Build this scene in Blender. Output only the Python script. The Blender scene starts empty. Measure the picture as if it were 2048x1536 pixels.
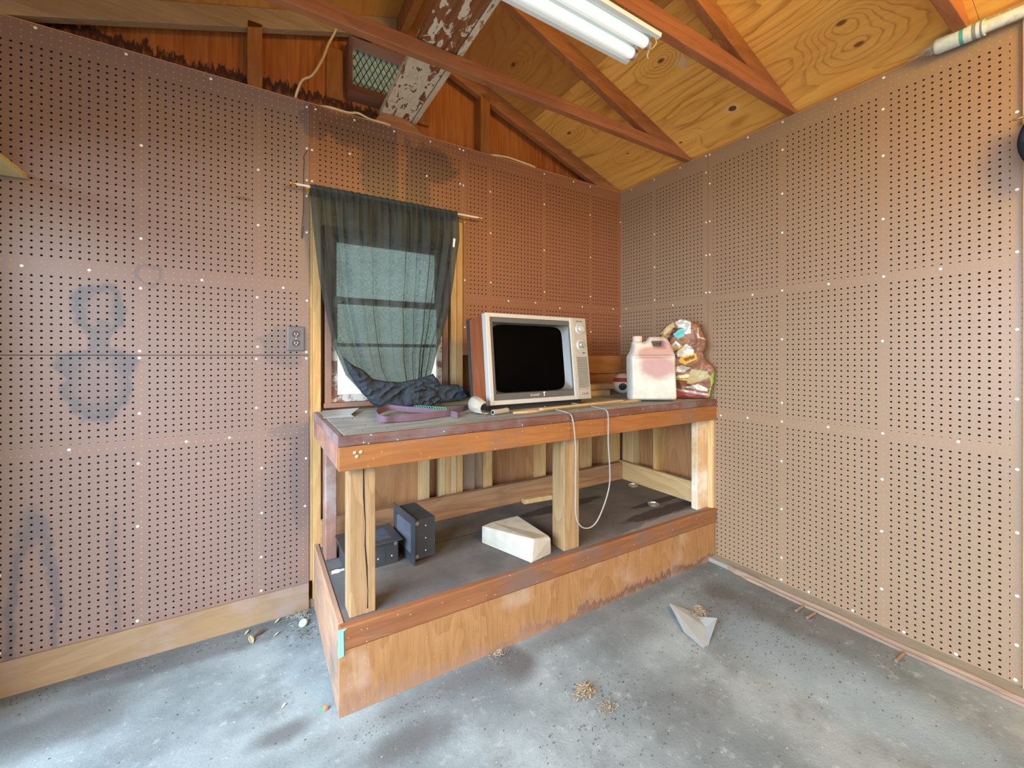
import bpy, bmesh, math, random
from mathutils import Vector, Matrix, noise
from mathutils.geometry import delaunay_2d_cdt
random.seed(7)
scn = bpy.context.scene
C = scn.collection
PI = math.pi

# ------------------------------------------------------------------ camera, light, exposure
CX, CY, CH, YAW, FPX, HY = -2.3162, -2.2170, 1.2206, 0.550494, 827.13, 711.23
cam_d = bpy.data.cameras.new('camera'); cam = bpy.data.objects.new('camera', cam_d); C.objects.link(cam)
cam.location = (CX, CY, CH); cam.rotation_euler = (PI/2, 0, -YAW)
cam_d.sensor_fit = 'HORIZONTAL'; cam_d.sensor_width = 36; cam_d.lens = 36*FPX/2048
cam_d.shift_y = (HY-768)/2048; cam_d.clip_start = .02
scn.camera = cam

scn.view_settings.view_transform = 'Standard'; scn.view_settings.look = 'None'
scn.view_settings.exposure = -0.02; scn.view_settings.gamma = 1
scn.view_settings.use_curve_mapping = False

world = bpy.data.worlds.new('sky'); scn.world = world; world.use_nodes = True
wn, wl = world.node_tree.nodes, world.node_tree.links
bg = wn['Background']; bg.inputs[1].default_value = 2.2
tc = wn.new('ShaderNodeTexCoord'); sx = wn.new('ShaderNodeSeparateXYZ'); rp = wn.new('ShaderNodeValToRGB')
wl.new(tc.outputs['Generated'], sx.inputs[0]); wl.new(sx.outputs[2], rp.inputs[0]); wl.new(rp.outputs[0], bg.inputs[0])
rp.color_ramp.elements[0].position = 0.0; rp.color_ramp.elements[0].color = (.58, .62, .58, 1)
rp.color_ramp.elements[1].position = 0.03; rp.color_ramp.elements[1].color = (.50, .57, .55, 1)
rp.color_ramp.elements[1].color = (.66, .80, .74, 1)
e = rp.color_ramp.elements.new(.45); e.color = (.80, .92, 1.0, 1)

def area_light(name, loc, rot, sx_, sy_, power, col):
    d = bpy.data.lights.new(name, 'AREA'); d.shape = 'RECTANGLE'; d.size = sx_; d.size_y = sy_
    d.energy = power; d.color = col
    o = bpy.data.objects.new(name, d); C.objects.link(o); o.location = loc; o.rotation_euler = rot
    return o
# panel for daylight by side door (left wall); added fill panel behind the camera
area_light('daylight_side_door', (-7.0, -3.6, 3.5), (0, -math.radians(68), math.radians(8)), 5.0, 6.5, 1900, (.76, .93, 1.14))
area_light('front_fill', (-1.75, -6.9, 2.1), (math.radians(80), 0, 0), 3.4, 2.8, 105, (.74, .93, 1.16))
# added warm fill lamp, unseen, over and behind the camera
pl = bpy.data.lights.new('warm_fill', 'POINT'); pl.energy = 145; pl.color = (1, .66, .12); pl.shadow_soft_size = .3
plo = bpy.data.objects.new('warm_fill', pl); C.objects.link(plo); plo.location = (-1.05, -3.15, 2.45)

def at(px, py, **k):
    """point of the photograph's pixel (px,py) on the plane X=, Y= or Z= ..."""
    l = (px-1024)/FPX; z = (HY-py)/FPX; s, c = math.sin(YAW), math.cos(YAW)
    d = Vector((s+l*c, c-l*s, z)); o = Vector((CX, CY, CH))
    a = list(k)[0]; i = 'XYZ'.index(a)
    return o+d*((k[a]-o[i])/d[i])
def fz(x): return .0115*max(0, x+2.1)              # the slab rises a little towards the right wall
def bz(x): return .947+.0075*(x+2.09)              # bench top
def pz(x): return .301+.0075*(x+2.09)               # lower platform
def atb(px, py, dz=0):                             # on the bench top
    p = at(px, py, Z=.953+dz)
    for _ in range(3): p = at(px, py, Z=bz(max(-2.1, min(0, p.x)))+dz)
    return p
def atp(px, py, dz=0):
    p = at(px, py, Z=.31+dz)
    for _ in range(3): p = at(px, py, Z=pz(max(-2.1, min(0, p.x)))+dz)
    return p
def atf(px, py, dz=0):
    p = at(px, py, Z=dz)
    for _ in range(3): p = at(px, py, Z=fz(min(0, p.x))+dz)
    return p

# ------------------------------------------------------------------ node helpers
class G:
    def __init__(s, name, rough=.7, spec=.3, metal=0.):
        s.m = bpy.data.materials.new(name); s.m.use_nodes = True
        s.n = s.m.node_tree.nodes; s.l = s.m.node_tree.links
        s.b = s.n['Principled BSDF']; s.b.inputs['Roughness'].default_value = rough
        s.b.inputs['Specular IOR Level'].default_value = spec; s.b.inputs['Metallic'].default_value = metal
        s.out = s.n['Material Output']; s._c = None
    def put(s, sock, v):
        if hasattr(v, 'is_output') or hasattr(v, 'links'): s.l.new(v, sock)
        elif isinstance(v, (tuple, list)) and len(v) == 3 and sock.type == 'RGBA': sock.default_value = (*v, 1)
        else: sock.default_value = v
    def xyz(s):
        if s._c is None:
            t = s.n.new('ShaderNodeTexCoord'); x = s.n.new('ShaderNodeSeparateXYZ'); s.l.new(t.outputs['Object'], x.inputs[0])
            s._c = (x.outputs[0], x.outputs[1], x.outputs[2]); s.vec = t.outputs['Object']
        return s._c
    def m_(s, op, a, b=0, c=0, clamp=False):
        n = s.n.new('ShaderNodeMath'); n.operation = op; n.use_clamp = clamp
        for i, v in enumerate((a, b, c)): s.put(n.inputs[i], v)
        return n.outputs[0]
    def add(s, a, b): return s.m_('ADD', a, b)
    def sub(s, a, b): return s.m_('SUBTRACT', a, b)
    def mul(s, a, b): return s.m_('MULTIPLY', a, b)
    def mx(s, a, b): return s.m_('MAXIMUM', a, b)
    def mn(s, a, b): return s.m_('MINIMUM', a, b)
    def ss(s, v, lo, hi, a=0., b=1.):          # smoothstep map lo..hi -> a..b
        n = s.n.new('ShaderNodeMapRange'); n.interpolation_type = 'SMOOTHSTEP'
        for i, q in enumerate((v, lo, hi, a, b)): s.put(n.inputs[i], q)
        return n.outputs[0]
    def comb(s, x, y, z):
        n = s.n.new('ShaderNodeCombineXYZ')
        for i, v in enumerate((x, y, z)): s.put(n.inputs[i], v)
        return n.outputs[0]
    def scaled(s, sx, sy, sz, off=(0, 0, 0)):
        x, y, z = s.xyz(); n = s.n.new('ShaderNodeMapping'); s.l.new(s.vec, n.inputs[0])
        n.inputs['Scale'].default_value = (sx, sy, sz); n.inputs['Location'].default_value = off
        return n.outputs[0]
    def noise(s, vec=None, scale=5, detail=3, rough=.55, dist=0):
        n = s.n.new('ShaderNodeTexNoise'); s.xyz(); s.l.new(vec or s.vec, n.inputs['Vector'])
        n.inputs['Scale'].default_value = scale; n.inputs['Detail'].default_value = detail
        n.inputs['Roughness'].default_value = rough; n.inputs['Distortion'].default_value = dist
        return n.outputs[0]
    def voro(s, vec=None, scale=5, feature='F1', rnd=1):
        n = s.n.new('ShaderNodeTexVoronoi'); s.xyz(); s.l.new(vec or s.vec, n.inputs['Vector'])
        n.feature = feature; n.inputs['Scale'].default_value = scale; n.inputs['Randomness'].default_value = rnd
        return n.outputs['Distance']
    def mix(s, f, a, b, mode='MIX'):
        n = s.n.new('ShaderNodeMix'); n.data_type = 'RGBA'; n.blend_type = mode
        s.put(n.inputs[0], f); s.put(n.inputs[6], a); s.put(n.inputs[7], b)
        return n.outputs[2]
    def ell(s, x, y, cx, cy, rx, ry, nz=None, k=0., lo=.85, hi=1.1):   # filled ellipse mask with a noisy edge
        a = s.m_('DIVIDE', s.sub(x, cx), rx); b = s.m_('DIVIDE', s.sub(y, cy), ry)
        d = s.m_('SQRT', s.add(s.mul(a, a), s.mul(b, b)))
        if nz is not None: d = s.add(d, s.mul(s.sub(nz, .5), k))
        return s.ss(d, lo, hi, 1, 0)
    def bump(s, h, strength=.3, dist=.002):
        n = s.n.new('ShaderNodeBump'); n.inputs['Strength'].default_value = strength; n.inputs['Distance'].default_value = dist
        s.put(n.inputs['Height'], h); s.l.new(n.outputs[0], s.b.inputs['Normal'])
    def col(s, v): s.put(s.b.inputs['Base Color'], v); return s
def plain(name, col, rough=.6, spec=.3, metal=0., var=.12, scale=18, bump=0.):
    g = G(name, rough, spec, metal); n = g.noise(scale=scale, detail=4)
    g.col(g.mix(n, tuple(c*(1-var) for c in col), tuple(min(1, c*(1+var)) for c in col)))
    if bump: g.bump(g.noise(scale=scale*4, detail=3), bump, .003)
    return g.m
def wood(name, light, dark, axis='X', fine=55, knots=0., rough=.65, grain=1., dirt=0., dirtcol=(.16, .14, .12), specks=0., seed=0., spec=.25, wv=6.):
    g = G(name, rough, spec); x, y, z = g.xyz(); st = .06
    sc = {'X': (st, 1, 1), 'Y': (1, st, 1), 'Z': (1, 1, st)}[axis]
    off = (seed, seed*1.7, seed*.6)
    v = g.scaled(*sc, off)
    n1 = g.noise(v, fine*2.7, 5, .7); n1b = g.noise(v, fine*.7, 3, .6)
    v2 = g.scaled(*[q*(2.2 if q == st else 1) for q in sc], off)
    n2 = g.noise(v2, wv, 2, .5, .6)
    rings = g.m_('FRACT', g.mul(n2, 9.))
    rings = g.ss(rings, .0, 1., 0, 1)
    n3 = g.noise(scale=3.5, detail=3)
    f = g.add(g.add(g.mul(g.ss(n1, .32, .68), .45*grain), g.mul(g.ss(n1b, .35, .65), .25*grain)), g.mul(rings, .42*grain))
    f = g.mul(f, g.ss(n3, .2, .8, .7, 1.1))
    c = g.mix(f, light, dark)
    c = g.mix(g.ss(n3, .35, .7, 0, .35), c, tuple(q*.72 for q in light))
    if knots:
        kd = g.voro(g.scaled(*[q*(7 if q == st else 1) for q in sc], (seed*3, seed, seed*2)), knots)
        c = g.mix(g.ss(kd, .035, .075, .85, 0), c, tuple(q*.22 for q in dark))
        c = g.mix(g.ss(kd, .07, .16, .45, 0), c, dark)
    if dirt:
        dn = g.noise(scale=4.3, detail=5, rough=.65)
        c = g.mix(g.ss(dn, .5-dirt*.35, .72-dirt*.2, 0, .85), c, dirtcol)
    if specks:
        sp = g.voro(None, 42, 'F1'); c = g.mix(g.ss(sp, .05*specks, .09*specks, .9, 0), c, (.75, .72, .66))
    g.col(c); g.bump(g.add(n1, rings), .25, .0015)
    return g.m

# ------------------------------------------------------------------ materials
def peg_material(name, horiz, base, u0, v0, studs, rows, stains=False):
    g = G(name, .42, .85); X, Y, Z = g.xyz(); u = X if horiz == 'X' else Y; v = Z
    IN = .0254
    def cell(q, q0): return g.sub(g.m_('FRACT', g.add(g.m_('DIVIDE', g.sub(q, q0), IN), 100.5)), .5)
    a, b = cell(u, u0), cell(v, v0)
    d = g.m_('SQRT', g.add(g.mul(a, a), g.mul(b, b)))
    back = g.m_('GREATER_THAN', v, 2.358)
    for s_ in studs: back = g.mx(back, g.m_('COMPARE', u, s_, .0185))
    for r_ in rows: back = g.mx(back, g.m_('COMPARE', v, r_, .019))
    big = g.noise(scale=1.6, detail=3); fine = g.noise(scale=160, detail=2); mid = g.noise(scale=11, detail=4)
    c = g.mix(big, tuple(q*.88 for q in base), tuple(q*1.1 for q in base))
    c = g.mix(g.mul(g.ss(fine, .35, .65), .3), c, tuple(q*.7 for q in base))
    c = g.mix(g.ss(mid, .6, .85, 0, .25), c, tuple(q*1.25 for q in base))
    if stains:
        nz = g.noise(scale=7, detail=5, rough=.6); nf = g.noise(scale=22, detail=4)
        grey = (base[0]*.36, base[1]*.50, base[2]*.72); wu = g.add(u, g.add(g.mul(g.sub(g.noise(scale=16, detail=3), .5), .07), g.mul(g.sub(nf, .5), .03))); wv_ = g.add(v, g.mul(g.sub(g.noise(g.scaled(1, 1, 1, (4, 4, 4)), 16, 3), .5), .08))
        def E(cx, cz, rx, rz, k=.9, lo=.8, hi=1.1): return g.ell(wu, wv_, cx, cz, rx, rz, nz, k, lo, hi)
        # old water rings in the hardboard
        ring = g.mul(E(-2.845, 1.405, .085, .105, .7), g.sub(1, g.mul(E(-2.842, 1.40, .05, .085, .9, .5, 1.1), .75)))
        body = g.mul(g.mx(E(-2.845, 1.10, .10, .15, .9), E(-2.845, 1.18, .13, .07, .9)), g.sub(1, g.mul(E(-2.85, 1.13, .085, .135, 1.4, .4, 1.1), .55)))
        s1 = g.mx(g.mx(ring, body), g.mul(E(-2.842, 1.27, .035, .09, .5), .8))
        s1 = g.mx(s1, g.mul(g.mul(E(-2.693, 1.55, .05, .05, .5), g.sub(1, E(-2.693, 1.55, .036, .036, .5))), .55))
        pk = g.mul(E(-3.02, .25, .075, .42, .5), g.sub(1, E(-3.02, .20, .045, .37, .5)))
        s1 = g.mx(s1, g.mul(pk, .8))
        s1 = g.mx(s1, g.mul(E(-2.80, .33, .018, .26, 1.2), .4))
        sq = g.mul(E(-2.20, 1.26, .11, .10, 1.1), .55); s1 = g.mx(s1, sq)
        s1 = g.mx(s1, g.mul(E(-2.17, .865, .10, .035, .8), .5))
        s1 = g.mx(s1, g.mul(E(-2.14, .65, .05, .28, 1.1), .35))
        # big soot-grey stain above the curtain
        big1 = g.mx(E(-1.82, 2.36, .26, .09, 1.0), E(-1.76, 2.20, .12, .20, .9))
        big1 = g.mx(big1, E(-1.50, 2.29, .16, .11, .9)); big1 = g.mx(big1, E(-1.60, 2.12, .10, .12, .9))
        big1 = g.mx(big1, g.mul(E(-2.08, 2.36, .07, .10, .9), .8))
        big1 = g.mul(big1, g.sub(1, g.mul(g.ss(g.m_('ABSOLUTE', g.sub(u, -1.66)), .012, .03, 1, 0), .85)))
        s1 = g.mx(s1, big1)
        s1 = g.mx(s1, g.mul(E(-.12, 1.27, .30, .06, .8), .5))
        c = g.mix(g.mul(s1, .82), c, grey)
        c = g.mix(g.mul(g.ell(u, v, -2.375, 1.925, .032, .008, nf, 1.), .8), c, (.14, .045, .02))
        c = g.mix(g.mul(g.ss(v, .5, .2, 0, 1), g.ss(nz, .5, .8, 0, .3)), c, (.30, .24, .22))
    # thin white scuffs
    wv = g.noise(g.scaled(3, 3, 60) , 2, 4); sc = g.noise(scale=3, detail=1)
    c = g.mix(g.mul(g.ss(wv, .735, .76), g.ss(sc, .55, .65, 0, .5)), c, (.7, .66, .6))
    holecol = g.mix(back, (.012, .006, .004), (.50, .27, .12))
    rad = g.sub(.150, g.mul(back, .045))
    mask = g.ss(g.sub(d, rad), -.02, .02, 1, 0)
    g.col(g.mix(mask, c, holecol)); g.put(g.b.inputs['Specular IOR Level'], g.sub(.85, g.mul(mask, .85)))
    g.bump(g.sub(g.mul(fine, .05), mask), .25, .002)
    return g.m
M = {}
M['peg_cool_lit'] = peg_material('pegboard_cool_lit', 'X', (.240, .150, .118), -2.719, 1.2357, (-2.719, -2.318, -2.119, -2.094, -1.290, -1.115, -.710, -.305, -.008), (1.553, .862), True)  # greyer base: cool daylight sheen put into the colour
M['peg_warm_lit'] = peg_material('pegboard_warm_lit', 'X', (.275, .104, .050), -2.719, 1.2357, (-2.719, -2.318, -2.119, -2.094, -1.290, -1.115, -.710, -.305, -.008), (1.553, .862), True)  # same board, orange base: warm light put into the colour
M['peg_right'] = peg_material('pegboard_tan', 'Y', (.305, .203, .126), -1.125, 1.226, (-.012, -.315, -.705, -.725, -1.125, -1.53, -1.905), (1.562, .878))
M['peg_edge'] = plain('pegboard_edge', (.50, .27, .14))
M['nail'] = plain('nail_white', (.82, .84, .80), .5)
def roof_ply():
    g = G('roof_plywood', .6, .3); x, y, z = g.xyz()
    n1 = g.noise(g.scaled(1, .05, 1), 42, 4, .65); n2 = g.noise(g.scaled(1, .22, 1, (2, 1, 0)), 2.3, 3, .5, .5); n3 = g.noise(scale=1.7, detail=3); n4 = g.noise(g.scaled(1, .12, 1, (5, 1, 0)), 13, 5, .7)
    f = g.add(g.mul(n2, 1.0), g.mul(x, .9)); kd = None
    for kx, ky, kr in ((-.593, -.119, .075), (-.178, -1.503, .10), (-.305, -1.488, .07), (-.14, -.62, .05), (-.62, -.86, .06), (-1.25, -.75, .12), (-.45, -1.62, .05), (-1.1, -.25, .08), (-.25, -.30, .05)):
        a = g.sub(x, kx); b = g.mul(g.sub(y, ky), .55); d2 = g.add(g.mul(a, a), g.mul(b, b)); q = g.m_('EXPONENT', g.mul(d2, -1/(kr*kr)))
        f = g.add(f, g.mul(q, .55)); k_ = g.ss(g.m_('SQRT', d2), .006, .014, 1, 0) if kr > .055 else g.ss(g.m_('SQRT', d2), .004, .008, 1, 0); kd = k_ if kd is None else g.mx(kd, k_)
    line = g.m_('FRACT', g.mul(g.add(f, g.mul(g.sub(n1, .5), .02)), 11.))
    l1 = g.ss(line, .62, .98, 0, 1); l1 = g.mul(l1, g.ss(n4, .35, .65, .25, 1))
    fib = g.ss(n1, .35, .7)
    c = g.mix(g.mul(fib, .55), (.98, .53, .125), (.72, .30, .045))
    c = g.mix(g.mul(l1, .62), c, (.40, .125, .018))
    c = g.mix(g.ss(n3, .45, .75, 0, .35), c, (.66, .26, .05)); c = g.mix(g.ss(n4, .66, .8, 0, .55), c, (.34, .09, .015))
    c = g.mix(g.ss(x, -.8025, -.8035, 0, .62), c, (.42, .15, .035))  # sheets past the strip darkened: light fading towards the ridge put into colour
    c = g.mix(g.mul(kd, .85), c, (.10, .035, .012))
    hd = g.add(g.mul(g.sub(x, -.184), g.sub(x, -.184)), g.mul(g.mul(g.sub(y, -.966), .8), g.mul(g.sub(y, -.966), .8)))
    hd = g.m_('SQRT', hd); c = g.mix(g.ss(hd, .012, .05, .45, 0), c, (.95, .70, .35)); c = g.mix(g.ss(hd, .0145, .017, 1, 0), c, (.16, .07, .04))
    c = g.mix(g.mul(g.ss(g.m_('SQRT', g.add(g.mul(g.sub(x, -.55), g.sub(x, -.55)), g.mul(g.sub(y, -.93), g.sub(y, -.93)))), .01, .05, 1, 0), .5), c, (.75, .62, .45))
    g.col(c); g.bump(g.add(n1, l1), .2, .0015); return g.m
M['ply_roof'] = roof_ply()
M['rafter_X'] = wood('rafter_wood', (.47, .20, .075), (.28, .095, .035), 'X', 60, knots=2.0, seed=1.2)
M['joist'] = wood('joist_wood', (.46, .185, .075), (.30, .10, .04), 'X', 60, knots=1.8, seed=5.2, specks=.5)
M['joist_old'] = wood('joist_grey_wood', (.44, .30, .17), (.27, .17, .09), 'X', 60, knots=1.8, seed=7.2)
def siding():
    g = G('gable_siding', .7, .25); x, y, z = g.xyz()
    n1 = g.noise(g.scaled(1, 1, .05), 70, 4, .6); n2 = g.noise(g.scaled(1, 1, .12), 6, 2); n3 = g.noise(g.scaled(1, 1, .22), 34, 5, .75); n4 = g.noise(scale=3, detail=3)
    c = g.mix(g.ss(n1, .3, .7), (.52, .165, .034), (.30, .082, .016))
    c = g.mix(g.ss(n2, .4, .7, 0, .4), c, (.50, .20, .06))
    # black water marks with a saw-tooth edge just above the plate
    h = g.add(2.535, g.add(g.mul(g.sub(n4, .5), .12), g.mul(g.sub(n3, .5), .26)))
    band = g.mul(g.ss(g.sub(z, h), .012, -.004, 0, 1), g.ss(g.sub(z, h), -.085, -.02, 0, 1))
    band = g.mul(band, g.ss(x, -1.62, -1.75, 0, .9))
    c = g.mix(band, c, (.035, .015, .012))
    lowm = g.mul(g.ss(g.noise(g.scaled(1, 1, .25), 5, 4), .5, .75, 0, .5), g.ss(z, 1.0, .6, 0, 1))
    c = g.mix(lowm, c, (.36, .24, .17))
    g.col(c); g.bump(n1, .3, .0015)
    return g.m
M['siding'] = siding()
M['siding_low'] = wood('wall_sheathing', (.52, .27, .12), (.33, .14, .055), 'Z', 60, knots=1.0, seed=2.3)
M['stud'] = wood('stud_wood', (.72, .46, .20), (.50, .27, .09), 'Z', 60, knots=2.6, seed=4.4)
M['stud_pale'] = wood('pale_stud_wood', (.74, .53, .28), (.52, .33, .15), 'Z', 60, knots=2.6, seed=8.4)
M['stud_grey'] = wood('grey_stud_wood', (.40, .28, .19), (.24, .15, .10), 'Z', 60, knots=2.6, seed=9.4)
M['gstud'] = wood('gable_stud_wood', (.42, .17, .05), (.26, .085, .022), 'Z', 60, knots=2.0, seed=6.4)
M['plank_dark'] = wood('dark_plank', (.42, .215, .10), (.26, .12, .05), 'X', 55, knots=1.2, seed=1.9)
M['plank_darkY'] = wood('dark_plank_right', (.36, .19, .085), (.22, .10, .045), 'Y', 55, knots=1.2, seed=2.9)
M['kick'] = wood('kick_board', (.50, .29, .15), (.30, .14, .07), 'X', 32, grain=1.1, seed=11., wv=5)
M['kickY'] = wood('kick_board_pale', (.74, .52, .27), (.52, .32, .13), 'Y', 32, knots=.8, grain=1.0, seed=12., wv=5)
M['apron'] = wood('apron_wood', (.36, .15, .045), (.24, .09, .026), 'X', 50, knots=2.2, seed=13., dirt=.05, dirtcol=(.22, .12, .08), specks=.8)
M['apronY'] = wood('side_apron_wood', (.46, .25, .15), (.30, .15, .10), 'Y', 50, knots=2.2, seed=13.5, dirt=.15, dirtcol=(.2, .12, .12))
M['edge'] = wood('bench_edge_wood', (.20, .085, .055), (.10, .042, .032), 'X', 40, seed=14., dirt=.28, dirtcol=(.17, .15, .16), specks=1.3)
M['edgeY'] = wood('bench_side_edge_wood', (.24, .13, .105), (.14, .08, .075), 'Y', 40, seed=14.5, dirt=.3, dirtcol=(.25, .2, .2), specks=.9)
def benchtop():
    g = G('dusty_bench_top', .85, .15); n1 = g.noise(g.scaled(.08, 1, 1), 26, 4, .6); n2 = g.noise(scale=5, detail=5, rough=.65); n3 = g.noise(scale=60, detail=3)
    c = g.mix(g.ss(n1, .3, .7), (.33, .355, .335), (.20, .215, .20))
    c = g.mix(g.ss(n2, .45, .75, 0, .8), c, (.46, .46, .42)); c = g.mix(g.ss(n3, .62, .75, 0, .4), c, (.12, .11, .10))
    sp = g.voro(None, 48); c = g.mix(g.ss(sp, .06, .1, .9, 0), c, (.55, .5, .42))
    g.col(c); g.bump(g.add(n3, n1), .4, .002); return g.m
M['benchtop'] = benchtop()
def platform():
    g = G('dusty_platform', .85, .12); n1 = g.noise(g.scaled(.15, 1, 1), 18, 4, .6); n2 = g.noise(scale=3.2, detail=5, rough=.65); n3 = g.noise(scale=90, detail=3); x, y, z = g.xyz(); x = g.sub(x, 1.05); y = g.sub(y, .38)
    c = g.mix(g.ss(n2, .3, .7), (.095, .095, .098), (.16, .155, .15))
    c = g.mix(g.ss(n1, .45, .75, 0, .5), c, (.15, .10, .075))
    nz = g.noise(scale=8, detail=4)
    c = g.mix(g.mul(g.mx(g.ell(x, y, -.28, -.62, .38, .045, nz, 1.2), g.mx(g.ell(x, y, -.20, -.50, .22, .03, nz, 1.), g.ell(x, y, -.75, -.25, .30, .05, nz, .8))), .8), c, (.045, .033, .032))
    c = g.mix(g.mul(g.ell(x, y, -.35, -.75, .5, .07, nz, .9), .5), c, (.34, .33, .30))
    sp = g.voro(None, 60); c = g.mix(g.ss(sp, .045, .08, .8, 0), c, (.5, .48, .44))
    c = g.mix(g.mul(g.m_('COMPARE', y, -.30, .0022), g.m_('LESS_THAN', x, -1.15)), c, (.03, .025, .02))
    g.col(c); g.bump(n3, .4, .002); return g.m
M['platform'] = platform()
M['post'] = wood('post_wood', (.42, .285, .15), (.25, .145, .062), 'Z', 75, knots=1.6, seed=15.)
M['post_white'] = wood('post_flaked_paint', (.68, .47, .26), (.50, .32, .16), 'Z', 60, knots=2., seed=16., dirt=.30, dirtcol=(.80, .76, .68))
M['post_pink'] = wood('post_stained', (.32, .17, .125), (.20, .105, .085), 'Z', 60, knots=1.5, seed=17., dirt=.1, dirtcol=(.4, .33, .3))
M['rail'] = wood('platform_rail_wood', (.30, .125, .05), (.18, .07, .03), 'X', 40, seed=18., dirt=.15, dirtcol=(.16, .11, .09), specks=.9)
def plyfront():
    g = G('platform_plywood', .75, .2); x, y, z = g.xyz(); x = g.sub(x, 1.05)
    n1 = g.noise(g.scaled(1, 1, .06), 150, 5, .7); n2 = g.noise(g.scaled(1, 1, .3), 5, 2, .5, .8); r = g.m_('FRACT', g.mul(n2, 10)); n3 = g.noise(g.scaled(1, 1, .15), 42, 6, .8); n4 = g.noise(scale=4, detail=4)
    c = g.mix(g.add(g.mul(g.ss(n1, .3, .7), .5), g.mul(r, .4)), (.38, .205, .085), (.25, .115, .042))
    h = g.add(.045, g.add(g.mul(g.sub(n3, .5), .17), g.mul(g.sub(n4, .5), .16)))
    d = g.sub(z, h)
    c = g.mix(g.ss(d, .05, -.03, 0, .55), c, (.30, .19, .145))
    c = g.mix(g.mul(g.mul(g.ss(d, .008, 0, 0, 1), g.ss(d, -.045, 0, .1, .75)), g.ss(x, -1.6, -.7, .12, 1)), c, (.085, .05, .045))
    c = g.mix(g.ss(n4, .55, .7, 0, .35), c, (.50, .40, .32))
    sp = g.voro(None, 50); c = g.mix(g.ss(sp, .04, .07, .7, 0), c, (.65, .6, .52))
    g.col(c); g.bump(g.add(n1, r), .3, .0015); return g.m
M['plyfront'] = plyfront()
M['side_ply'] = wood('platform_side_wood', (.46, .28, .18), (.30, .17, .11), 'Y', 50, seed=19., dirt=.15)
M['tape'] = plain('teal_tape', (.22, .62, .52), .5)
M['baseboard'] = wood('baseboard_wood', (.36, .245, .135), (.26, .16, .085), 'X', 40, knots=.8, seed=20., dirt=.05, dirtcol=(.33, .24, .2))
M['plate_grey'] = wood('sole_plate_dusty', (.30, .30, .26), (.22, .21, .18), 'Y', 40, seed=21.)
M['lath'] = wood('lath_wood', (.38, .28, .20), (.22, .15, .11), 'Y', 70, seed=22.)
M['trimwood'] = wood('door_trim_wood', (.60, .42, .22), (.45, .30, .14), 'Z', 60, seed=23.)
M['shelfwood'] = wood('shelf_plywood', (.66, .55, .28), (.50, .38, .16), 'Y', 40, seed=24.)
def concrete():
    g = G('concrete_floor', .78, .25); x, y, z = g.xyz()
    n1 = g.noise(scale=1.5, detail=5, rough=.6); n2 = g.noise(scale=5, detail=6, rough=.65); n3 = g.noise(scale=120, detail=3); n4 = g.noise(scale=28, detail=5, rough=.7)
    c = g.mix(g.ss(n1, .34, .66), (.135, .165, .174), (.285, .34, .35))
    c = g.mix(g.ss(n2, .5, .72, 0, .6), c, (.12, .135, .135))
    c = g.mix(g.ss(n4, .55, .72, 0, .5), c, (.40, .45, .45)); n5 = g.noise(scale=55, detail=5, rough=.75); c = g.mix(g.ss(n5, .42, .30, 0, .45), c, (.12, .135, .135))
    nz = g.noise(scale=4, detail=5, rough=.6)
    def D(px, py, rx, ry, k=.5, a=.7):
        p = atf(px, py); return g.mul(g.ell(x, y, p.x, p.y, rx, ry, nz, 1.1, .3, 1.2), a)
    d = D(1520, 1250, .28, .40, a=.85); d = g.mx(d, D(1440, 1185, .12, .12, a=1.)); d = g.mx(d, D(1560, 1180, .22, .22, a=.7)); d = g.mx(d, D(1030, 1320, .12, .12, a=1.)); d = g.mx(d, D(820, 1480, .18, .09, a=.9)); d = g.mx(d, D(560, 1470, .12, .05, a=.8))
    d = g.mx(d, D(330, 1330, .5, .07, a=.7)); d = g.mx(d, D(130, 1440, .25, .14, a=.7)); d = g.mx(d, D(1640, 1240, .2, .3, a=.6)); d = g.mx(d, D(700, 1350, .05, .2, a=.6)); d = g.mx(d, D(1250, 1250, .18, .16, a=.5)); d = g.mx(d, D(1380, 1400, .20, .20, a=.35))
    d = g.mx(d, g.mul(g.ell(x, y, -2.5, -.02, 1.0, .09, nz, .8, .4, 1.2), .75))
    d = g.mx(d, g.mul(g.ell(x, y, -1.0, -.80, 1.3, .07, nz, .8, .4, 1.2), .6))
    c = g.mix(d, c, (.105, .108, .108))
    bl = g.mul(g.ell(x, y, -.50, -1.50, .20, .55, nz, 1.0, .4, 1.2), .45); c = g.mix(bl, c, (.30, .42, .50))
    c = g.mix(g.ss(n3, .6, .78, 0, .55), c, (.12, .12, .115))
    sp = g.voro(None, 34); c = g.mix(g.ss(sp, .03, .07, .8, 0), c, (.06, .055, .05))
    sp2 = g.voro(g.scaled(1, 1, 1, (3, 5, 0)), 26); c = g.mix(g.ss(sp2, .03, .06, .8, 0), c, (.7, .72, .7))
    g.col(c); g.bump(g.add(n3, g.mul(n4, .7)), .35, .003); return g.m
M['concrete'] = concrete()
def peel(name, wb, thr):
    g = G(name, .7, .25); n1 = g.noise(g.scaled(1, .45, 1), 26, 6, .65, .6); n1 = g.add(n1, g.ss(g.xyz()[1], .75, 1.2, -.035, .085)); n2 = g.noise(g.scaled(1, .06, 1), 60, 4)
    c = g.mix(g.ss(n2, .3, .7), wb, tuple(q*.55 for q in wb))
    e_ = g.ss(n1, thr, thr+.03); c = g.mix(e_, c, (.74, .62, .47))
    c = g.mix(g.ss(n1, thr+.10, thr+.2, 0, .5), c, (.62, .40, .22))
    g.col(c); g.bump(e_, .6, .002); return g.m
M['peel'] = peel('peeling_white_paint', (.33, .12, .045), .50)
M['peel_white'] = peel('thick_white_paint', (.50, .26, .12), .40)
M['white_enamel'] = plain('white_enamel', (.88, .90, .88), .35, .5, var=.03)
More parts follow.
